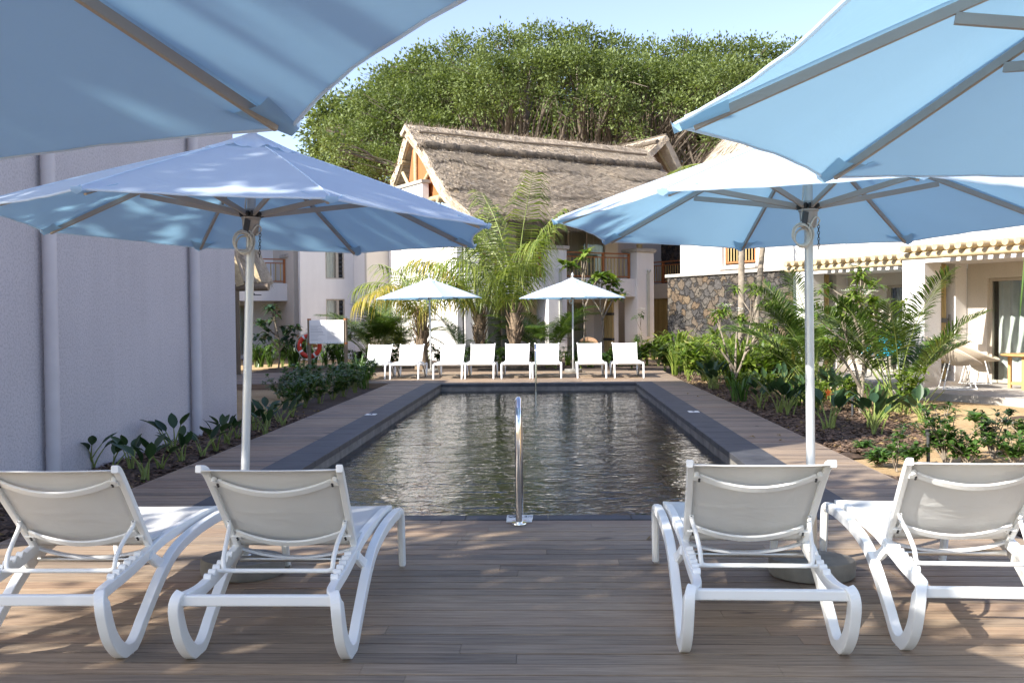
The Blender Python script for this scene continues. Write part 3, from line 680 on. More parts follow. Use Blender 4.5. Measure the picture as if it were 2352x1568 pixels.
def thatch_sheet(P, nu=26, nv=60, layers=3, bul=.13, seed=0, straws=0, thick=.32, lens=(.28, .5), name='thatch_roof', parent=None, fl=None):
    """P(a,b): a 0 ridge..1 eave, b 0..1 along; returns one mesh object"""
    rn = random.Random(seed); ph = [rn.uniform(0, 6) for _ in range(12)]
    def nrm(a, b):
        e = 1e-3; u = P(min(1, a+e), b)-P(max(0, a-e), b); v = P(a, min(1, b+e))-P(a, max(0, b-e)); n = u.cross(v).normalized()
        return n if n.z > 0 else -n
    def fn(a, b, off=0):
        t = (a*layers+.05*math.sin(b*13+ph[0])+.035*math.sin(b*31+ph[1])) % 1.0 if layers else 0
        k = bul*(1-(1-t)**3)*(.72+.28*math.sin(b*17+ph[2]+6*a)) if layers else 0
        k *= min(1, a*6)
        return P(a, b)+nrm(a, b)*(k+off+.018*math.sin(b*90+a*37+ph[3])*math.sin(a*60+b*21))
    m = MB(); m.grid(lambda a, b: tuple(fn(a, b)), nu, nv); w = nv+1
    low = MB(); base = m.n
    m.grid(lambda a, b: tuple(P(a, b)-nrm(a, b)*thick), nu, nv)
    for j in range(nv):
        m.f.append((nu*w+j, nu*w+j+1, base+nu*w+j+1, base+nu*w+j)); m.f.append((j, base+j, base+j+1, j+1)); m.sm += [True]*2
    for i in range(nu):
        m.f.append((i*w, (i+1)*w, base+(i+1)*w, base+i*w)); m.f.append((i*w+nv, base+i*w+nv, base+(i+1)*w+nv, (i+1)*w+nv)); m.sm += [True]*2
    if straws:
        V = np.zeros((straws*3, 3))
        for q in range(straws):
            a, b = rn.random(), rn.random(); p = fn(a, b, .0); n = nrm(a, b); d = (P(min(1, a+.01), b)-P(max(0, a-.01), b)).normalized(); s = n.cross(d)
            dd = (d + s*rn.gauss(0, .30) + n*rn.uniform(.02, .42)).normalized(); ln = rn.uniform(*lens); wv = s*rn.uniform(.014, .036)
            V[3*q] = p-wv; V[3*q+1] = p+wv; V[3*q+2] = p+dd*ln
        m.arr(V, np.arange(straws*3).reshape(-1, 3))
        # fringe at the eave and verges
        k = straws//6; V = np.zeros((k*3, 3))
        for q in range(k):
            e = rn.random()
            if e < .6: a, b = 1, rn.random()
            else: a, b = rn.random(), (0 if rn.random() < .5 else 1)
            n = nrm(a, b); d = (P(1, b)-P(.97, b)).normalized(); s = n.cross(d); p = P(a, b)-n*rn.uniform(-.04, thick)
            dd = (d+s*rn.gauss(0, .2)+Vector((0, 0, rn.uniform(-.25, .1)))).normalized(); wv = s*rn.uniform(.01, .022); ln = rn.uniform(.1, .28)
            V[3*q] = p-wv; V[3*q+1] = p+wv; V[3*q+2] = p+dd*ln
        m.arr(V, np.arange(k*3).reshape(-1, 3))
    return m.build(name, M['thatch'], parent)
def vlerp(a, b, t): return a+(b-a)*t

# ---- main thatched villa
OV = Vector((.32, 36.9, 0))
vil = empty('thatched_villa', OV, TH, 'white two storey villa with a long grey thatched roof behind the loungers', 'villa')
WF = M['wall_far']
FL = 2.96
# balcony slab / spandrel
m = MB(); m.box(-3.9, 4.55, .10, 2.25, 2.26, FL); part(m, 'balcony_slab', WF, vil)
for cx in (0, 4.15, -3.62):
    m = MB(); wd = .42 if cx > -1 else .3; m.box(cx-wd, cx+wd, -.02, .80, -.1, 4.0); c = part(m, 'column', WF, vil, bevel=.02)
    m = MB(); m.box(cx-wd-.08, cx+wd+.08, -.10, .88, 4.001, 4.14); m.build('column_cap', M['cap'], c, bevel=.02)
    m = MB(); m.tube([(cx, .35, 4.14), (cx, .35, 5.3)], .12, 12); part(m, 'roof_post', M['log'], vil)
    m = MB(); m.box(cx+.05, cx+.17, -.065, -.022, .7, 3.15); m.tube([(cx+.11, -.06, 3.15), (cx+.04, -.09, 3.3)], .03, 6); m.tube([(cx+.11, -.06, 3.15), (cx+.2, -.09, 3.3)], .03, 6); part(m, 'rain_chute', M['downpipe'], vil)
make_rail(vil, (.45, .40, FL), 0, 3.25, 1.0, (1.95, 3.2))
make_rail(vil, (-3.3, .40, FL), 0, 2.85, 1.0, (.9, 2.8))
# recessed walls
make_wall('upper_wall', WF, vil, (-4.0, 2.26, FL), 0, 8.55, 2.3, [(3.6, 5.1, .1, 2.1), (5.2, 7.9, 0.05, 2.1)])
make_window(vil, (-4+5.2, 2.30, FL+.05), 0, 2.7, 2.05, 3, .45)
make_window(vil, (-4+3.6, 2.30, FL+.1), 0, 1.5, 2.0, 2, .8)
make_wall('lower_wall', WF, vil, (-4.0, 2.26, -.1), 0, 8.55, 2.36, [(2.2, 3.7, .15, 2.2), (4.9, 6.9, .15, 2.2)])
make_window(vil, (-4+4.9, 2.30, .06), 0, 2.0, 2.03, 2, .75)
make_window(vil, (-4+2.2, 2.30, .06), 0, 1.5, 2.03, 2, .9)
m = MB(); m.box(3.3, 3.5, .9, 2.25, -.1, 2.255); part(m, 'side_wall', WF, vil)
m = MB(); 
for k in range(5): m.tube([(3.25+.0*k, .95+.12*k, .1), (3.25, .95+.12*k, 2.1)], .05, 8)
sh = part(m, 'bamboo_shutter', M['bamboo'], vil)
m = MB(); [m.box(3.18, 3.30, .9, 1.5, z, z+.10) for z in (.55, 1.55)]; m.build('hinge_strap', M['dark_metal'], sh)
m = MB(); m.box(2.75, 2.98, 2.20, 2.255, 1.35, 1.43); part(m, 'wall_lamp', M['white'], vil)
# end wall, left, catching the sun
m = MB(); m.box(-4.2, -4.0, 0.0, 5.7, -.1, 5.2); part(m, 'end_wall', WF, vil)
m = MB(); m.box(-4.21, -3.95, 2.62, 5.69, 5.201, 6.5); part(m, 'parapet_block', WF, vil)
m = MB(); m.box(-4.27, -3.89, 2.56, 5.75, 6.501, 6.62); part(m, 'parapet_cap', M['cap'], vil)
m = MB(); m.tube([(-4.24, 4.6, .1), (-4.24, 4.6, 5.2)], .04, 8); part(m, 'downpipe', WF, vil)
m = MB(); m.box(-3.99, 4.5, 2.47, 8.0, -.1, 5.25); m_ = part(m, 'rear_block', M['wall_cream'], vil)
# stepped walls towards the left
make_wall('cream_wall', M['wall_cream'], vil, (-5.15, 5.7, -.1), 0, .94, 6.4)
make_wall('window_wall', WF, vil, (-7.4, 7.0, -.1), 0, 2.24, 6.4, [(1.05, 1.85, 3.2, 5.4), (1.05, 1.85, .3, 2.4)])
m = MB(); m.box(-7.4, -5.17, 7.75, 12, -.1, 6.29); part(m, 'rear_block', M['wall_cream'], vil)
make_window(vil, (-6.35, 7.06, 3.1), 0, .52, 2.2, 1, .95, name='window'); make_louvre(vil, (-5.83, 7.06, 3.1), 0, .28, 2.2, 12)
make_window(vil, (-6.35, 7.06, .2), 0, .52, 2.1, 1, .95, name='window'); make_louvre(vil, (-5.83, 7.06, .2), 0, .28, 2.1, 11)
m = MB(); m.box(-5.15, -4.96, 5.9, 7.19, -.1, 6.29); part(m, 'step_wall', WF, vil)
# roof: front slope, back slope
A0, A1 = Vector((-4.15, 4.0, 8.72)), Vector((7.3, 4.0, 8.72))
def Pf(a, b):
    r = vlerp(A0, A1, b); e = vlerp(Vector((-4.05, -.65, 4.98)), Vector((8.6, -.65, 4.98)), b)
    p = vlerp(r, e, a); p.z += -.22*math.sin(math.pi*a)+.05*math.sin(b*19)*a; p.x += .12*math.sin(a*7)*(1-2*b) ; return p
def Pb(a, b):
    r = vlerp(A0, A1, b); e = vlerp(Vector((-3.55, 6.9, 7.05)), Vector((8.4, 6.9, 7.05)), b); p = vlerp(r, e, a); p.z -= .12*math.sin(math.pi*a); return p
thatch_sheet(Pf, 34, 90, 3, .10, 1, 60000, .34, name='thatch_roof', parent=vil)
thatch_sheet(Pb, 14, 40, 2, .1, 2, 3000, .30, name='thatch_roof', parent=vil)
def Pc(a, b):          # ridge cap folded over the ridge
    x = -4.25+b*11.65; s = (a-.28)*1.9
    if s < 0: return Vector((x, 4.0-s*.8, 8.86+s*.5+.0))
    return Vector((x, 4.0-s*.78, 8.90-s*.62-.05*s))
thatch_sheet(Pc, 10, 70, 0, 0, 3, 5000, .16, (.15, .3), name='ridge_cap', parent=vil)
m = MB(); rr = random.Random(5); pts = [Vector((-4.0+11.3*i/80, 4.0-1.12+rr.uniform(-.03, .03), 7.93+rr.uniform(-.03, .03))) for i in range(81)]
m.tube(pts, [.15+rr.uniform(-.035, .035) for _ in pts], 9)
for q in range(1500):
    p = rr.choice(pts)+Vector((rr.uniform(-.08, .08), rr.uniform(-.1, .05), rr.uniform(-.1, .12))); d = Vector((rr.uniform(-1, 1), -.7, rr.uniform(-1, .6)))*.09; s = Vector((.03, 0, .02))
    m.add([tuple(p-s), tuple(p+s), tuple(p+d)], [(0, 1, 2)])
part(m, 'ridge_band', M['thatch_dark'], vil)
m = MB(); m.tube([(-3.9+11.0*i/12, 4.0-.52, 8.545+.02*math.sin(i)) for i in range(13)], .04, 6); part(m, 'ridge_pole', M['old_post'], vil)
# gable: planks, log frame, underside battens
gx = -3.75
m = MB(); m.add([(gx, .85, 5.95), (gx, 4.9, 5.95), (gx, 4.3, 8.0), (gx, 3.95, 8.25), (gx, 3.6, 8.0)], [(0, 1, 2, 3, 4)]); 
gp = part(m, 'gable_panel', M['wood_red'], vil, solid=.06)
m = MB(); m.tube([(gx-.1, .6, 5.9), (gx-.1, 5.3, 5.9)], .11, 10); m.tube([(gx-.1, 3.9, 5.9), (gx-.1, 3.9, 8.2)], .08, 10); m.tube([(gx-.12, 3.75, 6.2), (gx-.12, 2.4, 7.15)], .07, 10); m.tube([(gx-.12, 4.05, 6.2), (gx-.12, 5.0, 7.2)], .07, 10)
m.tube([(gx-.5, 1.35, 5.75), (gx+.5, 1.35, 5.75)], .11, 10); part(m, 'gable_frame', M['log'], vil)
m = MB()
for t in (.35, .85): 
    for (x, y, z) in [tuple(Pb(t, 0)-Vector((0, 0, .42)))]: m.tube([(x+.02, y, z), (x+1.0, y, z)], .085, 10)
for b in (.012, .055): m.tube([tuple(Pb(a, b)-Vector((0, .0, .36))) for a in (.05, .5, .97)], .05, 8)
part(m, 'rafters', M['log'], vil)
m = MB()
for k in range(9):
    p = Pb(.08+.1*k, 0)-Vector((0, 0, .325)); m.box(p.x+.02, p.x+1.0, p.y-.02, p.y+.02, p.z-.03, p.z)
part(m, 'battens', M['log'], vil)
# cross gable at the right rear
def Pg1(a, b): return vlerp(Vector((9.5, 5.0+b*8, 9.85)), Vector((6.7, 5.3+b*8, 7.3)), a)
def Pg2(a, b): return vlerp(Vector((9.5, 5.0+b*8, 9.85)), Vector((11.6, 5.3+b*8, 7.1)), a)
thatch_sheet(Pg1, 14, 30, 0, 0, 6, 4000, .28, name='thatch_roof', parent=vil); thatch_sheet(Pg2, 14, 30, 0, 0, 7, 1500, .28, name='thatch_roof', parent=vil)
m = MB(); m.tube([(9.5, 5.0+8*i/10, 9.86) for i in range(11)], .05, 8); part(m, 'ridge_cap', M['thatch_dark'], vil)
m = MB(); m.tube([(9.0, 5.05+7.9*i/30, 9.5+rr.uniform(-.03, .03)) for i in range(31)], [.11+rr.uniform(-.03, .03) for _ in range(31)], 8); part(m, 'ridge_band', M['thatch_dark'], vil)
m = MB(); m.add([(7.2, 6.2, 6.6), (11.4, 6.2, 6.6), (11.2, 6.2, 7.4), (9.5, 6.2, 9.5), (7.2, 6.2, 7.4)], [(0, 1, 2, 3, 4)]); part(m, 'gable_panel', M['wood_red'], vil, solid=.06)
m = MB(); m.tube([(9.5, 6.1, 6.8), (9.5, 6.1, 9.4)], .08, 8); m.tube([(9.5, 5.7, 9.3), (11.3, 5.7, 7.0)], .09, 8); m.tube([(9.5, 5.7, 9.3), (7.6, 5.7, 7.3)], .09, 8)
for k in range(4): m.tube([(9.9+.42*k, 5.3, 9.05-.56*k), (9.9+.42*k, 6.2, 9.05-.56*k)], .08, 8)
part(m, 'gable_frame', M['log'], vil)
m = MB(); m.box(6.0, 13.0, 6.3, 14, -.1, 6.9); part(m, 'rear_wing', M['wall_cream'], vil)

# ---- left apartment wing with the balcony
OA = OV
apt = empty('apartment_wing', OA, TH, 'shaded white apartment wing with an orange railed balcony behind the white wall', 'building')
m = MB(); m.box(-14, -6.75, 8.55, 10.3, 2.26, FL); part(m, 'balcony_slab', WF, apt)
m = MB(); m.box(-7.35, -6.28, 8.44, 9.3, -.1, 4.0); c = part(m, 'column', WF, apt, bevel=.02)
m = MB(); m.box(-7.45, -6.18, 8.36, 9.38, 4.001, 4.15); m.build('column_cap', M['cap'], c, bevel=.02)
m = MB(); m.tube([(-6.9, 8.9, 4.15), (-6.9, 8.9, 5.6)], .13, 10); part(m, 'roof_post', M['log'], apt)
m = MB(); m.box(-6.85, -6.70, 8.38, 8.437, .5, 3.2); m.tube([(-6.77, 8.41, 3.2), (-6.85, 8.36, 3.33)], .03, 6); m.tube([(-6.77, 8.41, 3.2), (-6.69, 8.36, 3.33)], .03, 6); part(m, 'rain_chute', M['downpipe'], apt)
m = MB(); m.box(-20, -14.2, 4.5, 16, -.1, 12.5); part(m, 'unseen_shade_wing', WF, apt)  # unseen block added to keep the wing's facade in shade
make_rail(apt, (-13.5, 8.75, FL), 0, 6.1, 1.0, (1.2, 2.9, 4.6, 6.05), .2)
make_wall('upper_wall', WF, apt, (-14, 10.3, FL), 0, 8.8, 2.6, [(2.0, 4.6, .05, 2.1), (5.6, 6.1, .6, 2.2), (7.7, 8.4, .3, 2.4)])
make_window(apt, (-12, 10.34, FL+.05), 0, 2.6, 2.05, 2, .5); make_louvre(apt, (-6.3, 10.34, FL+.3), 0, .7, 2.1, 12)
make_wall('lower_wall', WF, apt, (-14, 10.3, -.1), 0, 8.8, 3.05, [(2.2, 5.4, .15, 2.2), (7.7, 8.4, .2, 2.2)])
make_window(apt, (-11.8, 10.34, .06), 0, 3.2, 2.03, 3, .5); make_louvre(apt, (-6.3, 10.34, .15), 0, .7, 1.9, 11)
m = MB(); m.box(-14, -5.2, 10.52, 16, -.1, 5.55); part(m, 'rear_block', M['wall_cream'], apt)
m = MB(); m.box(-6.95, -6.9, 8.33, 8.39, 1.55, 1.8); part(m, 'wall_lamp', M['dark_metal'], apt)

# ---- stone wall with the white wing above it
sw = empty('stone_wall', OV, TH, 'dark basalt rubble garden wall with orange stones and a pale cap', 'wall')
m = MB(); m.box(1.0, 1.45, -11.4, -5.05, -.15, 2.76); part(m, 'rubble_face', M['stone'], sw)
m = MB(); m.box(.93, 1.52, -11.4, -5.0, 2.761, 2.86); part(m, 'wall_cap', M['cap'], sw)
wg = empty('white_wing', OV, TH, 'white upper wing with a bamboo screened window above the stone wall', 'building')
q0, q1 = lx(OV, 1658, 590, 1.56), lx(OV, 1736, 590, 1.56)
W0 = -4.6   # far end (w) of the wing, near end at w=-13
wx = 1.56
make_wall('front_wall', WF, wg, (wx, -5.05, -.1), -math.pi/2, 8.2, 5.6, [(-5.05-q0.y, -5.05-q1.y, 3.12, 4.6)])
f = make_window(wg, (wx+.10, q0.y, 3.02), -math.pi/2, q0.y-q1.y, 1.48, 1, .0, 'cap', 'screened_window', .06)
m = MB(); ww = q0.y-q1.y
m.box(.10, ww-.10, -.02, .01, .10, .16); m.box(.08, .14, -.02, .01, .10, 1.4); m.box(ww-.14, ww-.08, -.02, .01, .1, 1.4); m.build('screen_frame', M['wood_red'], f)
m = MB(); [m.tube([(x, -.03, .16), (x, -.03, 1.42)], .022, 8) for x in np.arange(.22, ww-.16, .13)]; m.build('bamboo_bars', M['bamboo'], f)
m = MB(); m.box(wx+.21, 8, -13.2, -5.06, -.1, 5.49); part(m, 'rear_block', WF, wg)
m = MB(); m.box(wx-.12, wx-.005, q1.y-.08, q0.y+.08, 2.93, 3.0); part(m, 'window_sill', M['cap'], wg)
def Ph(a, b):     # hipped thatch
    an = b*2*math.pi; c = Vector((4.6, -9.2, 0)); rx, ry = 4.0, 5.4
    s = 1/max(abs(math.cos(an))**3+abs(math.sin(an))**3, .3)**(1/3)
    ex, ey = rx*s*math.cos(an), ry*s*math.sin(an)
    return Vector((c.x+ex*(.12+.88*a), c.y+ey*(.30+.70*a), 9.1-3.9*a+.55*math.sin(math.pi*a)))
thatch_sheet(Ph, 20, 70, 2, .1, 9, 9000, .3, name='thatch_roof', parent=wg)
# far sunlit balcony between the villa and the stone wall
fb2 = empty('balcony_wing', OV, TH, 'narrow sunlit balcony with orange railing over a bamboo fence beside the stone wall', 'building')
m = MB(); m.box(8.4, 10.2, -4.2, 6.2, 2.3, FL); part(m, 'balcony_slab', WF, fb2)
make_rail(fb2, (8.5, 6.1, FL), -math.pi/2, 10.1, 1.0, (.5, 2.0, 3.5, 5.0, 6.5, 8, 9.5), .16)
m = MB(); m.box(10.2, 10.5, -5, 6.25, -.1, 6.6); part(m, 'stone_back_wall', M['stone'], fb2)
m = MB(); [m.tube([(8.7, y, -.1), (8.7, y, 2.28)], .045, 6) for y in np.arange(-4.1, 6.1, .1)]; part(m, 'bamboo_screen', M['bamboo'], fb2)

# ---- right villa with the log pergolas and patios
OC = Vector((6.86, 18.5, 0))
rv = empty('pergola_villa', OC, TH, 'sunlit white villa with log pergolas over two patios on the garden side', 'villa')
def bay(dx, dw, w_len, door, col=True, x_log=-1.35, cream=M['wall_cream']):
    """one bay; dx = set-back, dw = position of its far column (local w), extends towards -w"""
    m = MB(); m.box(dx, dx+.5, dw, dw+.47, -.15, 5.6); part(m, 'column', WF, rv, bevel=.02)
    # return wall behind the column with niche for the shutter
    make_wall('return_wall', WF, rv, (dx+.5, dw+.02, -.15), 0, .80, 5.0, [(.03, .45, .35, 2.62)], .42)
    nb = MB(); nb.box(dx+.53, dx+.95, dw+.30, dw+.34, .2, 2.47); part(nb, 'niche_back', WF, rv)
    m = MB(); [m.tube([(dx+.575+.085*k, dw+.12, .24), (dx+.575+.085*k, dw+.12, 2.40)], .043, 10) for k in range(3)]; s = part(m, 'bamboo_shutter', M['bamboo'], rv)
    m = MB()
    for z in (.45, 1.30, 2.10): m.box(dx+.545, dx+.86, dw+.062, dw+.076, z, z+.085); m.box(dx+.80, dx+.86, dw+.055, dw+.061, z-.06, z+.15)
    m.build('hinge_strap', M['dark_metal'], s)
    # door wall
    W = w_len; d0, d1 = door
    make_wall('patio_wall', cream, rv, (dx+1.30, dw, .17), -math.pi/2, W, 2.3, [(d0, d1, .0, 1.95)])
    make_window(rv, (dx+1.36, dw-d0, .175), -math.pi/2, d1-d0, 1.94, 2, .62)
    m = MB(); m.box(dx+.02, dx+1.5, dw-W, dw-.001, 2.40, 3.02); part(m, 'lintel', WF, rv)
    m = MB(); m.box(dx+1.6, dx+1.8, dw-W, dw+.0, 3.021, 5.6); part(m, 'upper_wall', cream, rv)
    make_rail(rv, (dx+.12, dw-.02, 3.02), -math.pi/2, W-.05, .9, (1.0, 2.6, 4.2), .17)
    m = MB(); m.tube([(x_log+.18, dw-W, 2.45), (x_log+.18, dw-.45, 2.45)], .062, 12); part(m, 'pergola_beam', M['log'], rv)
    n = int((W-.5)/.205)
    for k in range(n):
        m = MB(); y = dw-.60-k*.205; jx = random.uniform(-.02, .02)
        m.tube([(x_log+jx, y, 2.572), (dx+.02, y, 2.572)], [.058+random.uniform(-.005, .005)]*2, 12); part(m, 'pergola_log', M['log'], rv)
        # slightly domed cut end
    m = MB(); m.box(dx-1.48, dx+1.29, dw-W, dw-.4 if col else dw, -.15, .165); part(m, 'patio_slab', M['cap'], rv, bevel=.01)
bay(0, 0, 6.2, (.40, 3.4), x_log=-1.38)
bay(1.66, 4.22, 3.7, (1.1, 2.6), x_log=.28)
m = MB(); m.box(2.17, 9, 4.50, 4.68, -.15, 5.19); part(m, 'side_wall', WF, rv)
m = MB(); m.box(3.5, 12, .5, 4.6, 5.2, 5.6); m.box(2, 12, -6.2, .4, 5.2, 5.6); part(m, 'flat_roof', WF, rv)

# ---- left roughcast wall building
WX = -4.85
wb = empty('white_building', (WX, 10, 0), 0, 'tall shaded white roughcast building wall with two drainpipes along the left', 'building')
WY0, WY1, WH = 5.2, 15.25, 7.4
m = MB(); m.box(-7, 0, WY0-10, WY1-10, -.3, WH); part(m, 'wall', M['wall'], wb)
m = MB(); m.box(-7.1, .08, WY0-10.1, WY1-9.9, WH+.001, WH+.15); part(m, 'parapet_cap', M['cap'], wb)
for yy2 in (9.36, 13.27):
    m = MB(); m.tube([(.085, yy2-10, -.2), (.085, yy2-10, WH-.4)], .066, 20); p_ = part(m, 'drainpipe', M['pipe'], wb)
    for z in (.18, .95, 2.9):
        m = MB(); m.tube([(.085, yy2-10, z), (.085, yy2-10, z+.09)], .0695, 20, cap=False); m.build('pipe_socket', M['pipe'], p_)
    for z in (.62, 1.75, 3.4):
        m = MB(); m.tube([(.085, yy2-10, z), (.085, yy2-10, z+.025)], .071, 20, cap=False); m.build('pipe_clip', M['pipe'], p_)
# ---- timber shelter at the back left
b0 = gz(545, 859.5)
ts = empty('thatched_shelter', b0, 0, 'timber post and log beam carrying the edge of a thatched lean-to behind the white wall', 'shelter')
m = MB(); m.box(-12-b0.x, -6.6-b0.x, 15.7-b0.y, 20.3-b0.y, -.13, 3.5); part(m, 'added_shade_block', M['wall_far'], ts)  # unseen block added to shade the left deck strip
m = MB(); m.box(-18-b0.x, -9.7-b0.x, 20.4-b0.y, 26.6-b0.y, -.13, 3.6); part(m, 'unseen_house_block', M['wall_far'], ts)  # unseen house body, sized to shade the notice board
thatch_sheet(lambda a, b: Vector((-13.8+4.6*a-b0.x, 20.2+6.6*b-b0.y, 6.6-3.0*a)), 10, 20, 2, .08, 14, 1200, .25, parent=ts)  # unseen roof slopes over the added house body
thatch_sheet(lambda a, b: Vector((-13.8-4.6*a-b0.x, 20.2+6.6*b-b0.y, 6.6-3.0*a)), 10, 20, 2, .08, 15, 300, .25, parent=ts)
m = MB(); m.tube([(0, 0, 0), (0, 0, 2.28)], [.10, .09], 14); part(m, 'post', M['old_post'], ts)
m = MB(); m.tube([(-.12, .02, 2.37), (.92, -.06, 2.37)], .10, 14); part(m, 'log_beam', M['old_post'], ts)
m = MB(); m.rail([(.16, -.1, 2.42), (-.32, -.1, 3.95)], (0, 1, 0), .05, .22, .1); part(m, 'barge_board', M['log'], ts)
m = MB(); m.rail([(.62, .1, 2.5), (.1, .1, 4.0)], (0, 1, 0), .05, .12, .1); part(m, 'rafter', M['log'], ts)
thatch_sheet(lambda a, b: Vector((-.55+.85*a, -.05+2.6*b, 4.6-2.05*a)), 10, 16, 1, .05, 12, 900, .2, (.15, .3), parent=ts)
m = MB(); [m.box(-.42+.095*k, -.40+.095*k, -.02, 2.5, 4.05-.21*k, 4.09-.21*k) for k in range(8)]; part(m, 'battens', M['log'], ts)
m = MB(); m.tube([(.5, -.06, 2.27), (.5, -.06, 2.2)], .01, 6); m.tube([(.3, -.06, 2.17), (.72, -.06, 2.16)], .012, 6); m.lathe([(.02, 0), (.05, .04), (.02, .06)], (.5, -.06, 2.15), 10); part(m, 'hanging_lamp', M['dark_metal'], ts)

# ------------------------------------------------------------------ vegetation tools
def unit(v): return v/np.maximum(np.linalg.norm(v, axis=1, keepdims=True), 1e-9)
def leaves(m, pos, dr, up, ln, wd, droop=.15, fold=.25):
    """vectorised 6 point leaves: base, two pairs along the blade, tip"""
    k = len(pos); dr = unit(dr); sd = unit(np.cross(dr, up)); n = np.cross(sd, dr)
    ln = np.broadcast_to(ln, (k,))[:, None]; wd = np.broadcast_to(wd, (k,))[:, None]
    b = pos; mid = pos+dr*ln*.5+n*(ln*.02)
    l1 = pos+dr*ln*.42-sd*wd+n*wd*fold; r1 = pos+dr*ln*.42+sd*wd+n*wd*fold
    t = pos+dr*ln-n*ln*droop
    v = np.stack([b, r1, mid, l1, t], 1).reshape(-1, 3); o = (np.arange(k)*5)[:, None]
    f = np.concatenate([o+np.array([[0, 1, 2]]), o+np.array([[0, 2, 3]]), o+np.array([[2, 1, 4]]), o+np.array([[2, 4, 3]])])
    m.arr(v, f)
def rdir(n, zlo=-1, zhi=1):
    a = RNG.uniform(0, 2*np.pi, n); z = RNG.uniform(zlo, zhi, n); r = np.sqrt(1-z*z); return np.stack([r*np.cos(a), r*np.sin(a), z], 1)
def frond(lm, sm, base, az, el, length, droop, pairs, ll, lw, vang=.35, twist=0, stem=.25, r0=.02, hang=.5, rnd=random, fw0=.35, fw1=.75):
    """one pinnate frond: leaflets into lm, rachis into sm"""
    n = 22; p = Vector(base); pts = [p.copy()]; T = []
    for i in range(n):
        s = i/n; e = el-droop*s**1.4; a = az+twist*s
        d = Vector((math.cos(a)*math.cos(e), math.sin(a)*math.cos(e), math.sin(e))); p = p+d*(length/n); pts.append(p.copy()); T.append(d)
    T.append(T[-1]); sm.tube(pts, [r0*(1-.85*i/n) for i in range(n+1)], 5, cap=False)
    V = []; Fc = []; c = 0
    for k in range(pairs):
        s = stem+(1-stem)*(k+.5)/pairs; x = s*n; i = min(int(x), n-1); q = pts[i].lerp(pts[i+1], x-i); t = T[i]
        sd = Vector((0, 0, 1)).cross(t); sd = sd.normalized() if sd.length > .05 else Vector((math.sin(az), -math.cos(az), 0)); up = t.cross(sd)
        if up.z < 0: up = -up
        u = (s-stem)/(1-stem); env = (.45+1.0*math.sin(math.pi*min(1, .12+.80*u)))*.75
        fw = fw0+fw1*u
        for sg in (-1, 1):
            L0 = ll*env*rnd.uniform(.85, 1.1); d = (sd*sg+t*fw*rnd.uniform(.85, 1.15)+up*vang*rnd.uniform(.6, 1.3)).normalized()
            w = (t-d*t.dot(d)).normalized()*lw*rnd.uniform(.8, 1.1)
            h = hang*rnd.uniform(.6, 1.4)
            m1 = q+d*L0*.5-Vector((0, 0, 1))*L0*.10*h; m2 = q+d*L0*.85-Vector((0, 0, 1))*L0*.38*h; tp = q+d*L0-Vector((0, 0, 1))*L0*.62*h
            V += [q-w*.35, q+w*.35, m1-w, m1+w, m2-w*.6, m2+w*.6, tp]; Fc += [(c, c+1, c+3, c+2), (c+2, c+3, c+5, c+4), (c+4, c+5, c+6)]; c += 7
    lm.add([tuple(x) for x in V], Fc)
def plant(name, loc, rz, label, cat, group, parts):
    """parts: list of (MB, name, material)"""
    o = empty(name, loc, rz, label, cat, group)
    for mb, nm, mt in parts: mb.build(nm, M[mt], o)
    return o
def coconut(loc, th, fr, label, seed, yellow=0, lean=(0, 0), rt=.15):
    th *= .88
    rn = random.Random(seed); o = empty('coconut_palm', loc, 0, label, 'palm tree', 'coconut palms')
    t = MB(); top = Vector((lean[0], lean[1], th))
    pts = [Vector((lean[0]*s*s, lean[1]*s*s, th*s)) for s in [i/9 for i in range(10)]]
    t.tube(pts, [rt*1.35-(.35*rt)*min(1, i/3)+rn.uniform(-.008, .008) for i in range(10)], 14)
    for k in range(34):      # old leaf bases
        a = rn.uniform(0, 6.28); z = th*rn.uniform(.35, 1.03); d = Vector((math.cos(a), math.sin(a), 0)); c = Vector((lean[0]*(z/th)**2, lean[1]*(z/th)**2, z))
        t.rail([c+d*rt*.8, c+d*(rt+.05)+Vector((0, 0, .16)), c+d*(rt+.10+rn.uniform(0, .06))+Vector((0, 0, rn.uniform(.26, .42)))], d.cross(Vector((0, 0, 1))), [.12, .09, .03], [.02, .02, .01], .2)
    t.build('trunk', M['palm_trunk'], o)
    for i, f in enumerate(fr):
        az, el, ln, dr = f[:4]; lm, sm = MB(), MB()
        frond(lm, sm, top+Vector((math.cos(az)*.06, math.sin(az)*.06, 0)), az, el, ln, dr, int(ln*13), ln*.29, .021, .06, rn.uniform(-.25, .25), .10, .034, f[5] if len(f) > 5 else 1.5, rn, .12, .55)
        q = sm.build('frond', M['stem_green'], o); lm.build('leaflets', M['palm_yellow' if len(f) > 4 and f[4] else 'palm_leaf'], q)
    return o
def areca(loc, n, ht, spread, label, seed, mat='areca_leaf', name='areca_palm', group='feathery clump palms', drp=1.3, cat='palm', lo=.95, lw=1.0):
    rn = random.Random(seed); o = empty(name, loc, 0, label, cat, group); lm, sm = MB(), MB()
    for k in range(n):
        az = rn.uniform(0, 6.283); el = rn.uniform(lo, 1.5); ln = ht*rn.uniform(.7, 1.2); b = Vector((rn.gauss(0, .09), rn.gauss(0, .09), 0))
        frond(lm, sm, b, az, el, ln, rn.uniform(.6, 1.15)*drp*spread, int(38+ln*12), ht*.21, (.0058+.0016*ht)*lw, .38, rn.uniform(-.4, .4), .45, .013, .45, rn)
    sm.build('stems', M['stem_green'], o); lm.build('fronds', M[mat], o); return o
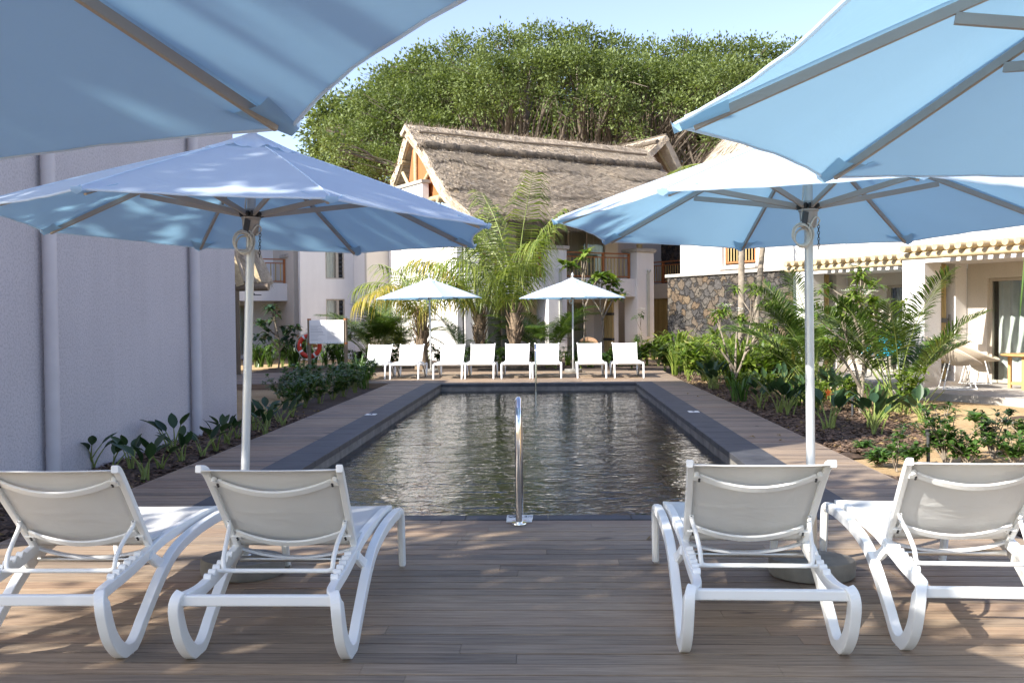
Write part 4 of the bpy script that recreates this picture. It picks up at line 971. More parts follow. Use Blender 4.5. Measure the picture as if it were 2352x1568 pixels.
def paddle(m, sm, base, az, lean, h, ll, lw, rn):
    p = [Vector(base)]; 
    for i in range(1, 5):
        s = i/4; p.append(Vector(base)+Vector((math.cos(az)*lean*s**1.6, math.sin(az)*lean*s**1.6, h*s)))
    sm.tube(p, [.012, .011, .010, .008, .006], 5, cap=False)
    d = (p[-1]-p[-2]).normalized(); d = (d+Vector((math.cos(az), math.sin(az), 0))*rn.uniform(.0, .5)).normalized(); sd = d.cross(Vector((0, 0, 1)))
    sd = sd.normalized() if sd.length > .1 else Vector((-math.sin(az), math.cos(az), 0)); sd = (sd+Vector((rn.uniform(-.5, .5), rn.uniform(-.5, .5), 0))).normalized(); n = sd.cross(d)
    prof = [.12, .75, 1, .93, .66, .05]; vv = []; cv = rn.uniform(-.1, .28); fo = rn.uniform(.15, .5)
    for i, w in enumerate(prof):
        s = i/5; c = p[-1]+d*ll*s+n*(-cv*ll*s*s); 
        for q in (-1, -.5, 0, .5, 1): vv.append(tuple(c+sd*(q*w*lw)+n*(abs(q)*w*lw*fo)))
    m.add(vv, [(i*5+j, i*5+j+1, (i+1)*5+j+1, (i+1)*5+j) for i in range(5) for j in range(4)], True)
def strel_proto(seed, n, h):
    rn = random.Random(seed); m, s = MB(), MB()
    for k in range(n): paddle(m, s, (rn.gauss(0, .03), rn.gauss(0, .03), 0), rn.uniform(0, 6.283), rn.uniform(.03, .25), h*rn.uniform(.45, .8), h*rn.uniform(.42, .6), h*rn.uniform(.10, .14), rn)
    return m, s
def shrub_mesh(seed, nst, h, spread, ll, lw, per=11, up=.55, levels=3):
    rn = random.Random(seed); m, s = MB(), MB(); P, D, U = [], [], []
    for k in range(nst):
        a = rn.uniform(0, 6.283); q = rn.uniform(.2, 1)*spread; hh = h*rn.uniform(.6, 1.05)
        pts = sm_curve([(rn.gauss(0, .02), rn.gauss(0, .02), 0), (q*.35*math.cos(a)+rn.gauss(0, .03), q*.35*math.sin(a)+rn.gauss(0, .03), hh*.5), (q*math.cos(a), q*math.sin(a), hh)], 4)
        s.tube(pts, [.009-.006*i/(len(pts)-1) for i in range(len(pts))], 5, cap=False)
        tips = [(pts[-1], 1)] + [(pts[-1-j*2]+Vector((rn.gauss(0, .03), rn.gauss(0, .03), 0)), .8) for j in range(1, levels)]
        for tp, sc in tips:
            for j in range(per):
                b = rn.uniform(0, 6.283); z = rn.uniform(up-.6, up+.35); d = Vector((math.cos(b), math.sin(b), z)).normalized(); P.append(tp+Vector((0, 0, rn.uniform(-.04, .02)))); D.append(d); U.append(Vector((0, 0, 1))+d*-.2)
    k = len(P); sc = np.array([rn.uniform(.6, 1.1) for _ in range(k)])
    leaves(m, np.array(P), np.array(D), np.array(U), ll*sc, lw*sc, .22, .35); return m, s
def strap_mesh(seed, n, h, w, spread=.6):
    rn = random.Random(seed); m = MB(); V, Fc = [], []; c = 0
    for k in range(n):
        a = rn.uniform(0, 6.283); d = Vector((math.cos(a), math.sin(a), 0)); sd = Vector((-d.y, d.x, 0)); hh = h*rn.uniform(.55, 1.1); sp = hh*spread*rn.uniform(.3, 1.2); b = Vector((rn.gauss(0, .05), rn.gauss(0, .05), 0))
        for i, (u, z, ww) in enumerate(((0, 0, .6), (.25, .5, 1), (.6, .88, .85), (.95, .96, .4), (1.2, .86, .05))):
            p = b+d*sp*u+Vector((0, 0, hh*z)); V += [p-sd*w*ww, p+sd*w*ww]
        Fc += [(c+2*i, c+2*i+1, c+2*i+3, c+2*i+2) for i in range(4)]; c += 10
    m.add([tuple(v) for v in V], Fc, False); return m

lp = [(RNG.uniform(WX+.1, DL-.05), RNG.uniform(6, 17), -.07) for _ in range(150)]
for _ in range(330):
    y = RNG.uniform(11.2, 24); lp.append((RNG.uniform(DR+.08, rb(y)+.3), y, -.03))
lp += [(RNG.uniform(DL, DR), RNG.uniform(3, 6.9), .004) for _ in range(7)]+[(RNG.uniform(XR+.05, DR), RNG.uniform(8, 20), .008) for _ in range(9)]
litter('fallen_leaves', 0, lp)
# ---- large banyan beyond the villa
def crown(m, lobes, dens, lsz, seed=1, under=-.45, fill=.55):
    g = np.random.default_rng(seed); P, D = [], []
    for (c, r) in lobes:
        k = max(20, int(dens*r*r)); nt = max(6, k//24)
        d = g.normal(size=(nt, 3)); d /= np.linalg.norm(d, axis=1, keepdims=True); d[:, 2] = np.where(d[:, 2] < under, -d[:, 2], d[:, 2])
        rad = r*(fill+(1.10-fill)*g.random(nt)**.45); rad *= 1+.24*np.sin(6*d[:, 0]+c[0])*np.sin(5*d[:, 2]+c[2])*np.sin(5*d[:, 1]+c[1])
        tips = np.array(c)+d*rad[:, None]*np.array([1.1, 1.0, .85])
        q = np.repeat(np.arange(nt), 24); off = g.normal(size=(len(q), 3))*.25*(lsz/.2)
        pos = tips[q]+off; dr = unit(off+d[q]*.12+np.array([0, 0, .05])); P.append(pos); D.append(dr)
    P = np.concatenate(P); D = np.concatenate(D); up = g.normal(size=P.shape)*.45+np.array([0, 0, 1.]); s = g.uniform(.65, 1.2, len(P))*lsz
    leaves(m, P, D, up, s, s*.27, .1, .3)
by = 62.0
L1 = [(782, 305, 40), (845, 252, 50), (912, 202, 56), (985, 155, 55), (1065, 130, 52), (1150, 112, 52), (1240, 100, 52), (1325, 105, 50), (1410, 122, 45), (1490, 138, 45), (1570, 132, 48), (1655, 135, 50), (1740, 135, 50), (1830, 140, 50), (1910, 160, 60)]
L2 = [(805, 347, 42), (868, 310, 60), (940, 255, 72), (1030, 215, 72), (1120, 185, 70), (1215, 170, 68), (1310, 165, 70), (1400, 180, 64), (1490, 190, 62), (1580, 190, 64), (1670, 195, 66), (1760, 205, 66), (1850, 225, 70), (880, 375, 50), (935, 395, 36), (985, 300, 55), (775, 335, 28), (752, 290, 14), (845, 400, 30)]
L3 = [(1090, 250, 40), (1175, 232, 30), (1435, 262, 40), (1450, 305, 24), (1545, 245, 30), (1625, 265, 42), (1695, 270, 50), (1645, 318, 26), (1335, 228, 26), (1010, 345, 40), (1258, 222, 24), (1405, 218, 34), (1380, 275, 18), (1300, 262, 14)]
rn = random.Random(4); lob = []
for (x, y, r) in L1: Y = by+rn.uniform(-1, 5); lob.append((tuple(gy(x, y+8, Y)), .88*r*Y/F_PX))
for (x, y, r) in L2: Y = by-3+rn.uniform(-2, 2); lob.append((tuple(gy(x, y+8, Y)), .88*r*Y/F_PX))
for (x, y, r) in L3: Y = by-4.5+rn.uniform(-1, 1.5); lob.append((tuple(gy(x, y+8, Y)), .88*r*Y/F_PX))
bc = gy(1290, 731, by); bc.z = 0
ban = empty('banyan_tree', bc, 0, 'huge spreading banyan tree filling the sky behind the thatched roof', 'tree')
m = MB(); crown(m, [((c[0]-bc.x, c[1]-bc.y, c[2]), r) for c, r in lob], 1250, .235, 3, -.45, .72)
back = []
for x in range(760, 1900, 75):
    for y in (190, 260, 320, 380): 
        if x < 900 and y < 240: continue
        Y = by+8+rn.uniform(0, 3); p = gy(x, y+rn.uniform(-15, 15), Y); back.append(((p.x-bc.x, p.y-bc.y, p.z), 50*Y/F_PX))
crown(m, back, 850, .36, 5, -1, .2)
m.build('crown', M['banyan_leaf'], ban)
tr = MB()
trunks = [Vector((rn.uniform(-4, 6), rn.uniform(-1, 4), 0)) for _ in range(9)]
for k, t0 in enumerate(trunks): tr.tube(sm_curve([t0, t0+Vector((rn.uniform(-.5, .5), 0, 4)), t0+Vector((rn.uniform(-1, 1), rn.uniform(-.5, .5), 8.5))], 4), [.55-.03*i for i in range(9)], 8)
for c, r in lob:
    e = Vector(c)-bc; t0 = min(trunks, key=lambda t: abs(t.x-e.x*.5)); a = t0+Vector((rn.uniform(-.3, .3), 0, rn.uniform(5.5, 8.5)))
    mid = a.lerp(e, .5)+Vector((rn.uniform(-.8, .8), rn.uniform(-.6, .4), rn.uniform(-.2, 1.2))); pts = sm_curve([a, mid, e], 6)
    tr.tube(pts, [.20-.15*i/(len(pts)-1) for i in range(len(pts))], 6)
    for q in range(9):
        p = pts[rn.randint(3, len(pts)-1)]; f = e+Vector((rn.gauss(0, 1), rn.gauss(0, 1), rn.gauss(0, .7)))*r*.75
        tr.tube(sm_curve([p, p.lerp(f, .5)+Vector((rn.gauss(0, .2), rn.gauss(0, .2), .25)), f], 3), [.05, .045, .04, .03, .025, .02, .014], 4, cap=False)
for k in range(34):      # bare forks seen over the ridge
    x = rn.uniform(1010, 1660); p0 = gy(x, 400, by-2+rn.uniform(-2, 3))-bc; p1 = gy(x+rn.uniform(-70, 70), rn.uniform(190, 270), by-2+rn.uniform(-2, 3))-bc
    tr.tube(sm_curve([p0, p0.lerp(p1, .5)+Vector((rn.gauss(0, .4), 0, .2)), p1], 4), [.11-.010*i for i in range(9)], 5, cap=False)
tr.build('trunk', M['banyan_bark'], ban)
ar = MB()
for k in range(230):
    x = rn.uniform(1330, 1680) if k % 5 else rn.uniform(1000, 1330); yt = rn.uniform(225, 285); Y = by+rn.uniform(-2, 6); p = gy(x, yt, Y)-bc; z1 = max(2, p.z-rn.uniform(2.5, 7))
    ar.tube([p, Vector((p.x+rn.gauss(0, .06), p.y, (p.z+z1)/2)), Vector((p.x+rn.gauss(0, .12), p.y, z1))], [.03, .024, .012], 4, cap=False)
ar.build('aerial_roots', M['root'], ban)

# ---- coconut palms behind the loungers
c0 = gz(1183, 846); c0.z = -.08
def hd(dx, dy): return math.atan2(dy, dx)
coconut((gz(1183, 842).x, 30.0, -.08), 1.95, [
    (hd(.12, -.1), 1.50, 4.2, .35), (hd(-.5, -.6), 1.42, 3.9, 1.5), (hd(-.9, -.3), 1.2, 3.2, 1.7), (hd(.9, -.3), 1.46, 3.5, .85), (hd(.8, .5), 1.42, 3.2, .9), (hd(-.5, .6), 1.35, 3.4, 1.1), (hd(.4, -.8), 1.42, 3.2, 1.6), (hd(-.3, .3), 1.48, 4.0, .6)],
    'tall coconut palm with a fibrous trunk and long arching fronds before the thatched villa', 21, rt=.17)
coconut((gz(1103, 842).x, 30.6, -.08), 1.9, [
    (hd(-.95, -.3), 1.05, 3.1, 1.9), (hd(-.9, .2), 1.2, 3.2, 1.6), (hd(-.2, -.5), 1.45, 3.4, 1.3), (hd(.8, -.4), 1.25, 3.0, 1.8), (hd(.1, .3), 1.5, 3.6, .5), (hd(-.7, -.6), .85, 2.6, 2.2, 1), (hd(-1, -.1), 1.3, 2.9, 1.5, 1), (hd(.5, .6), 1.2, 3.0, 1.5)],
    'coconut palm leaning beside the fifth lounger with a yellowing frond', 22, lean=(-.08, .1), rt=.14)
coconut((gz(968, 846).x, 29.6, -.08), 1.75, [
    (hd(-.9, -.4), 1.0, 2.4, 2.0, 1), (hd(-1, .1), 1.15, 2.5, 1.8), (hd(-.4, -.6), 1.2, 2.3, 2.0, 1), (hd(.7, -.5), 1.1, 2.1, 1.8), (hd(.9, .3), 1.2, 2.3, 1.5), (hd(-.2, .7), 1.3, 2.4, 1.2), (hd(-.8, .6), 1.25, 2.6, 1.2)],
    'short coconut palm with yellowish drooping fronds under the left far parasol', 23, rt=.17)
# tall slender palms by the stone wall
def slender(px, py, ht, lean, label, seed, fr):
    rn = random.Random(seed); b = gz(px, py, -.05); o = empty('slender_palm', b, 0, label, 'palm tree', 'slender ringed palms by the stone wall')
    t = MB(); n = 60; t.tube([Vector((lean[0]*(i/n)**1.5, lean[1]*(i/n), ht*i/n)) for i in range(n+1)], [.085-.025*i/n+(.004 if i % 2 else 0) for i in range(n+1)], 12); t.build('trunk', M['trunk'], o)
    top = Vector((lean[0], lean[1], ht)); s = MB(); s.tube([top, top+Vector((0, 0, .7))], [.06, .035], 10); s.build('crownshaft', M['stem_green'], o)
    for (az, el, ln, dr) in fr:
        lm, sm = MB(), MB(); frond(lm, sm, top+Vector((0, 0, .6)), az, el, ln, dr, 34, .62, .02, .05, rn.uniform(-.2, .2), .12, .022, 1.3, rn); q = sm.build('frond', M['stem_green'], o); lm.build('leaflets', M['palm_leaf'], q)
slender(1704, 884, 3.75, (.05, .2), 'slender pale ringed palm trunk standing before the sunlit part of the stone wall', 31, [(hd(-1, -.25), .55, 2.2, 1.9), (hd(-.8, .7), .8, 2.2, 1.6), (hd(.5, -.8), .9, 2.0, 1.6), (hd(.9, .5), .9, 2.0, 1.5), (hd(.1, 1), .9, 2.0, 1.4)])
slender(1733, 872, 3.9, (.35, .3), 'slender palm trunk leaning right, behind the straighter pale trunk by the stone wall', 32, [(hd(1, -.3), .45, 2.1, 2.0), (hd(.7, .8), .9, 2.0, 1.4), (hd(.7, -.8), .7, 2.1, 1.8), (hd(0, 1), 1.0, 2.0, 1.2)])
# clump palms
def ga(px, py, **k): return gz(px, py, -.07)
areca(gz(850, 848, -.07)+Vector((0, 1.2, 0)), 30, 2.5, 1.0, 'dense dark feathery palm clump right of the notice board', 41)
areca(gz(905, 846, -.07)+Vector((0, 1.8, 0)), 16, 2.2, 1.0, 'lighter feathery palm between the dark clump and the short coconut palm', 42, 'palm_leaf')
areca(gz(1262, 846, -.07)+Vector((0, .6, 0)), 26, 2.3, 1.05, 'feathery palm clump left of the right far parasol pole', 43, 'areca_leaf')
areca(gz(1062, 846, -.07)+Vector((0, .9, 0)), 10, 1.7, .9, 'young bright feathery palm between the short palm and the leaning palm', 44, 'shrub_leaf')
areca(gz(1880, 921, -.07), 26, 2.1, .8, 'feathery palm clump right behind the garden side parasol pole', 45, 'areca_leaf', lo=1.0, lw=1.1)
areca(gz(2055, 951, -.07), 17, 2.05, .75, 'dark arching feathery palm clump in front of the turquoise chair', 46, 'areca_leaf', lo=1.05, lw=1.15)

# ---- plumeria and small trees
def small_tree(name, loc, branches, leaf, ll, lw, per, label, cat, seed, flowers=0, stem='trunk', r0=.03, group=None, up=.25):
    rn = random.Random(seed); o = empty(name, loc, 0, label, cat, group); s = MB(); P, D = [], []; tips = []
    for br in branches:
        pts = sm_curve([Vector(p) for p in br], 5); s.tube(pts, [r0*(1-.65*i/(len(pts)-1)) for i in range(len(pts))], 7, cap=False); tips.append(pts[-1])
        for k in range(3):
            p = pts[int(len(pts)*.6)+k % 3]; e = pts[-1]+Vector((rn.gauss(0, .16), rn.gauss(0, .16), rn.uniform(-.18, .12))); s.tube([p, p.lerp(e, .5)+Vector((0, 0, -.03)), e], [r0*.4, r0*.33, r0*.25], 5, cap=False); tips.append(e)
    for t in tips:
        for j in range(per):
            b = rn.uniform(0, 6.283); d = Vector((math.cos(b), math.sin(b), rn.uniform(up-.7, up+.6))).normalized(); P.append(t+Vector((rn.gauss(0, .02), rn.gauss(0, .02), rn.uniform(-.08, .02)))); D.append(d)
    lm = MB(); sc = np.array([rn.uniform(.65, 1.15) for _ in P]); leaves(lm, np.array(P), np.array(D), np.array([[0, 0, 1.]]*len(P)), ll*sc, lw*sc, .25, .3)
    s.build(stem, M['trunk'], o); lm.build('foliage', M[leaf], o)
    for t in rn.sample(tips, min(flowers, len(tips))):
        f = MB(); pp, dd = [], []
        for q in range(14):
            c = t+Vector((rn.gauss(0, .055), rn.gauss(0, .055), .10+rn.uniform(0, .08)))
            for z in range(5): a = z*1.2566+q; pp.append(c); dd.append((math.cos(a), math.sin(a), .5))
        leaves(f, np.array(pp), np.array(dd), np.array([[0, 0, 1.]]*len(pp)), .05, .018, .05, .1); f.build('flower_cluster', M['petal'], o)
    return o
small_tree('plumeria', gz(1688, 892, -.06), [[(0, 0, 0), (-.1, 0, .5), (-.28, .1, 1.25), (-.35, .1, 1.6)], [(0, 0, .2), (.2, 0, .7), (.35, .05, 1.4), (.45, 0, 2.05)], [(0, 0, .3), (.05, .1, 1.0), (.1, .2, 1.5)], [(.2, 0, .7), (.5, -.1, 1.1), (.75, 0, 1.35)], [(.35, .05, 1.3), (.5, .1, 1.7), (.62, .1, 1.85)], [(0, 0, .4), (-.3, -.1, .8), (-.5, 0, 1.05)], [(.2, 0, .8), (.35, -.2, 1.0), (.4, -.25, 1.15)]], 'fresh_leaf', .25, .027, 26, 'white flowered plumeria shrub in front of the stone wall', 'shrub', 51, 6, r0=.028, group='flowering plumeria')
small_tree('plumeria', gz(1977, 951, -.06), [[(0, 0, 0), (-.05, 0, .6), (-.2, 0, 1.1), (-.3, .1, 1.6)], [(0, 0, .1), (.05, 0, .9), (.0, 0, 1.6), (.02, 0, 2.2)], [(.0, 0, .5), (.2, .1, 1.0), (.3, .1, 1.7)], [(0, 0, .4), (-.2, -.1, .7), (-.45, 0, 1.15)], [(.05, 0, 1.0), (.2, -.1, 1.3), (.15, -.1, 1.75)], [(.1, 0, .8), (.4, 0, 1.1), (.5, 0, 1.3)], [(0, 0, 1.2), (-.1, 0, 1.5), (-.1, 0, 1.9)]], 'fresh_leaf', .21, .028, 24, 'tall white flowered plumeria beside the garden side parasol pole', 'shrub', 52, 7, r0=.03, group='flowering plumeria')
small_tree('plumeria', gz(1474, 826, -.06), [[(0, 0, 0), (.02, 0, .6), (-.03, 0, 1.15), (0, 0, 1.6)], [(0, 0, .3), (-.1, 0, .5), (-.15, 0, .8)]], 'shrub_leaf', .22, .03, 10, 'spindly young plumeria with one white bloom beside the right villa column', 'shrub', 53, 1, r0=.018, group='flowering plumeria')
def fiddle(px, py, ht, label, seed, extra=0, Y=31.):
    b = gz(px, py, -.08); rn = random.Random(seed); br = [[(0, 0, 0), (.08, 0, ht*.4), (.0, 0, ht*.7), (.12, 0, ht)], [(.05, 0, ht*.5), (.4, .1, ht*.72), (.55, .1, ht*.8)], [(0, 0, ht*.6), (-.35, 0, ht*.8), (-.4, 0, ht*.92)], [(.05, 0, ht*.55), (.3, -.2, ht*.85), (.4, -.2, ht*.98)]]
    return small_tree('broadleaf_tree', b, br[:3+extra], 'fresh_leaf', .42, .10, 9, label, 'small tree', seed, 0, r0=.035, group='young broad leaved trees', up=.35)
fiddle(1380, 836, 2.9, 'young broad leaved tree in front of the bamboo shutter of the villa', 61, 1)
fiddle(1338, 838, 3.6, 'slim taller broad leaved tree behind the right far parasol, leaves against the balcony rail', 62, 0)
small_tree('broadleaf_tree', gz(640, 846, -.08), [[(0, 0, 0), (.05, 0, .8), (-.1, 0, 1.5), (-.15, 0, 1.95)], [(0, 0, .8), (.3, 0, 1.1), (.45, 0, 1.3)], [(0, 0, 1.0), (-.4, 0, 1.35), (-.5, 0, 1.5)], [(0, 0, .5), (.25, -.1, .8), (.35, -.1, .95)], [(0, 0, .6), (-.2, 0, .9), (-.3, -.1, 1.1)]], 'dark_leaf', .36, .07, 12, 'dark leaved young tree in front of the curtained patio door on the left', 'small tree', 63, 0, r0=.03, group='young broad leaved trees')
# spiky screw pines
def spiky(px, py, ht, n, label, seed):
    rn = random.Random(seed); b = gz(px, py, -.06); o = empty('spiky_dracaena', b, 0, label, 'plant', 'spiky rosette plants by the stone wall'); s = MB(); P, D = [], []
    s.tube([(0, 0, 0), (rn.gauss(0, .03), 0, ht*.5), (0, 0, ht*.75)], [.04, .035, .03], 8); s.build('stem', M['trunk'], o)
    for k in range(n): a = rn.uniform(0, 6.283); P.append((0, 0, ht*rn.uniform(.45, .8))); D.append((math.cos(a), math.sin(a), rn.uniform(-.15, 1.5)))
    lm = MB(); leaves(lm, np.array(P), np.array(D), np.array([[0, 0, 1.]])*np.ones((n, 1)), .42, .028, .22, .3); lm.build('foliage', M['fresh_leaf'], o)
spiky(1645, 846, 1.30, 110, 'tallest spiky rosette plant against the shaded stone wall', 71); spiky(1607, 850, .95, 90, 'spiky rosette plant left of the tallest one by the stone wall', 72); spiky(1678, 842, 1.0, 70, 'spiky rosette plant between the tallest one and the pale palm trunk', 73)

# ---- bedding plants
def single(mb, name, mat): 
    return mb.build(name, M[mat])
def repeat(protos, spots, label, cat, group):
    out = []; used = set()
    for i, (x, y, z, s) in enumerate(spots):
        k = i % len(protos); src = protos[k]
        if k not in used: o = src; used.add(k)
        else:
            o = src.copy(); COL.objects.link(o)
            for ch in kids(src): c = ch.copy(); COL.objects.link(c); c.parent = o
        o.location = (x, y, z); o.rotation_euler = (0, 0, random.uniform(0, 6.28)); o.scale = (s, s, s*random.uniform(.92, 1.08))
        o['label'] = label if isinstance(label, str) else label[i]; o['category'] = cat; o['group'] = group; out.append(o)
    return out
def protoplant(name, mk, leaf, n):
    r = []
    for q in range(n):
        m_ = mk(q); o = bpy.data.objects.new(name, None); COL.objects.link(o); o.empty_display_size = .1
        if isinstance(m_, tuple): m_[0].build('foliage', M[leaf], o); m_[1].build('stems', M['stem_green'], o)
        else: m_.build('foliage', M[leaf], o)
        r.append(o)
    return r
Z = lambda x, y: 1-0*x
def spots(px, zb, s0=.9, s1=1.15): return [(*gz(x, y, zb)[:2], zb, random.uniform(s0, s1)) for x, y in px]
# strelitzia along the white wall
sp = [(100, 1085), (158, 1078), (214, 1077), (262, 1080), (303, 1081), (327, 1107), (369, 1081), (397, 1041), (414, 1063), (465, 1051), (494, 1039), (526, 1024), (545, 1010), (585, 992), (612, 985), (640, 972), (670, 960), (606, 1004), (650, 980)]
repeat(protoplant('strelitzia', lambda q: strel_proto(80+q, 4+q, .46), 'dark_leaf', 3), spots(sp, -.10, .72, 1.0), 'dark paddle leaved strelitzia in the mulch at the foot of the white wall', 'strelitzia', 'strelitzias planted along the white wall')
# low hedge between the far deck and the wall corner
hp = [(x, y) for x, y in ((700, 940), (735, 930), (765, 922), (790, 915), (815, 905), (838, 893), (690, 915), (720, 905), (750, 900), (780, 893), (810, 885), (660, 930), (675, 948), (845, 882), (640, 915), (700, 888))]
repeat(protoplant('leafy_shrub', lambda q: shrub_mesh(90+q, 12, .62, .42, .15, .032, 12), 'shrub_leaf', 3), spots(hp, -.11, .72, 1.0), 'glossy low green shrub in the bed between wall corner and far deck', 'shrub', 'low green shrubs of the left bed')
gp_ = [(825, 885), (848, 878), (835, 895)]
repeat(protoplant('strap_leaf_clump', lambda q: strap_mesh(95+q, 26, .65, .011, .8), 'shrub_leaf', 2), spots(gp_, -.1), 'arching grassy clump at the far tip of the left bed', 'grass clump', 'grassy clumps at the tip of the left bed')
# garden side strelitzias
sr = [(1745, 940), (1790, 952), (1812, 955), (1632, 895), (1647, 895), (1801, 895), (1840, 925), (1868, 940), (1915, 930), (1940, 932), (1760, 908), (2011, 1000), (2000, 985), (2116, 970)]
repeat(protoplant('strelitzia', lambda q: strel_proto(100+q, 9+q, .55), 'dark_leaf', 3), spots(sr, -.06, .8, 1.05), 'grey green strelitzia clump in the garden side mulch', 'strelitzia', 'strelitzias of the garden bed')
q = strel_proto(111, 10, .5); o = plant('strelitzia', gz(1905, 988, -.06), .4, 'strelitzia clump with the single orange crane flower', 'strelitzia', None, [(q[0], 'foliage', 'dark_leaf'), (q[1], 'stems', 'stem_green')])
m = MB(); leaves(m, np.array([[-.03, 0, .47]]*5), np.array([[.5, -.2, .9], [.1, -.1, 1], [-.4, 0, .8], [.8, 0, .6], [.3, .3, .9]]), np.array([[0, -1., .2]]*5), .09, .013, .05, .2); m.tube([(-.04, 0, .42), (-.05, 0, .46), (.06, -.02, .48)], [.006, .010, .002], 6); m.build('flower', M['orange'], o)
# near garden shrubs
ns = [((2172, 1065), .78, 16, .40, 'round dark green shrub beside the slim black garden light'), ((2282, 1050), .66, 13, .30, 'upright shrub with two leafy tops in the sand at the right edge'), ((2330, 1068), .42, 12, .34, 'low dark shrub beneath the upright one at the right edge'), ((2052, 1082), .62, 3, .22, 'thin stemmed sapling with a tuft of light leaves'), ((2020, 1068), .22, 7, .2, 'tiny shrub at the corner of garden bed and deck'), ((2090, 1064), .22, 8, .26, 'small shrub hugging the sand near the last lounger'), ((1990, 1035), .12, 5, .14, 'seedling in the sand near the deck edge'), ((2345, 908), .55, 12, .3, 'light leaved shrub before the patio table'), ((2352, 1010), .3, 8, .2, 'shrub cut by the right frame edge in the sand'), ((2215, 1068), .45, 12, .32, 'dense low shrub right of the round one')]
for i, ((x, y), h, n, spd, lb) in enumerate(ns):
    a, b = shrub_mesh(120+i, n, h*.72, spd*.85, .11, .024, 12); plant('garden_shrub', gz(x, y, -.07), 0, lb, 'shrub', 'shrubs in the garden sand', [(a, 'foliage', 'shrub_leaf' if i != 1 else 'dark_leaf'), (b, 'stems', 'trunk')])
a, b = shrub_mesh(140, 1, .62, .05, .17, .062, 12, .5, 1); plant('garden_shrub', gz(2238, 1062, -.07), 0, 'single stem sapling with large round leaves in the sand', 'shrub', 'shrubs in the garden sand', [(a, 'foliage', 'shrub_leaf'), (b, 'stems', 'stem_green')])
# fresh green border along the stone wall and behind the loungers
bs_ = [(x+random.uniform(-8, 8), y) for y, xs in ((840, range(1490, 1860, 22)), (852, range(1520, 1850, 26)), (864, range(1550, 1840, 26)), (826, range(1500, 1840, 36)), (877, range(1580, 1850, 30)), (890, range(1640, 1860, 36))) for x in xs]
pr = protoplant('ginger_clump', lambda q: shrub_mesh(150+q, 10, .62, .30, .30, .035, 9, .6), 'fresh_leaf', 2)+protoplant('ginger_clump', lambda q: strap_mesh(155+q, 30, .7, .024, .7), 'fresh_leaf', 2)
repeat(pr, spots(bs_, -.07, .9, 1.45), 'bright yellow green border plant below the stone wall', 'border plant', 'bright border plants below the stone wall')
bl = [(x+random.uniform(-7, 7), 845+random.uniform(-5, 3)) for x in range(815, 1480, 21)]
pr = protoplant('border_clump', lambda q: shrub_mesh(160+q, 10, .55, .32, .22, .035, 9, .5), 'shrub_leaf', 2)+protoplant('border_clump', lambda q: strap_mesh(165+q, 24, .55, .022, .7), 'fresh_leaf', 1)
repeat(pr, spots(bl, -.07, .8, 1.2), 'green border plant in the bed right behind the far row of loungers', 'border plant', 'border plants behind the loungers')
bw = [(x+random.uniform(-8, 8), y) for y, xs in ((843, range(585, 800, 20)), (832, range(592, 800, 26))) for x in xs]
pr = protoplant('border_clump', lambda q: shrub_mesh(170+q, 10, .7, .32, .24, .035, 9, .5), 'shrub_leaf', 1)+protoplant('border_clump', lambda q: strap_mesh(175+q, 26, .72, .022, .8), 'shrub_leaf', 2)
repeat(pr, spots(bw, -.07, .8, 1.2), 'green border plant around the notice board posts in the left back bed', 'border plant', 'border plants round the notice board')
bm_ = [(1715, 905), (1760, 925), (1825, 935), (1850, 905), (1900, 905), (1935, 915), (1770, 890), (1960, 940), (2025, 965), (2085, 955), (1880, 950), (1700, 925)]
pr = protoplant('garden_clump', lambda q: shrub_mesh(190+q, 9, .55, .28, .20, .03, 10, .55), 'fresh_leaf', 2)+protoplant('garden_clump', lambda q: strap_mesh(195+q, 26, .5, .018, .8), 'shrub_leaf', 1)
repeat(pr, spots(bm_, -.06, .75, 1.2), 'leafy clump filling the gaps between strelitzias and palms of the garden bed', 'border plant', 'leafy clumps between the garden strelitzias')
# hanging strap leaf at the right edge
o = empty('strap_leaf_plant', (7.0, 12.0, -.08), 0, 'single long green strap leaf hanging down at the right edge', 'plant')
pts = sm_curve([(0, 0, 0), (.05, 0, 1.8), (-.1, 0, 3.2), (-.7, 0, 3.55), (-1.26, 0, 3.0), (-1.36, 0, 2.2), (-1.43, 0, 1.5)], 8); n = len(pts)
m = MB(); vv = []
for i, p in enumerate(pts):
    t = (pts[min(i+1, n-1)]-pts[max(i-1, 0)]).normalized(); sd = t.cross(Vector((0, 1, 0))).normalized(); w = .055*min(1, .3+i/12)*min(1, (n-1-i)/22+.02)
    vv += [tuple(p-sd*w+Vector((0, .012, 0))), tuple(p), tuple(p+sd*w+Vector((0, .012, 0)))]
m.add(vv, [(i*3+j, i*3+j+1, i*3+j+4, i*3+j+3) for i in range(n-1) for j in range(2)], True); m.build('blade', M['shrub_leaf'], o)

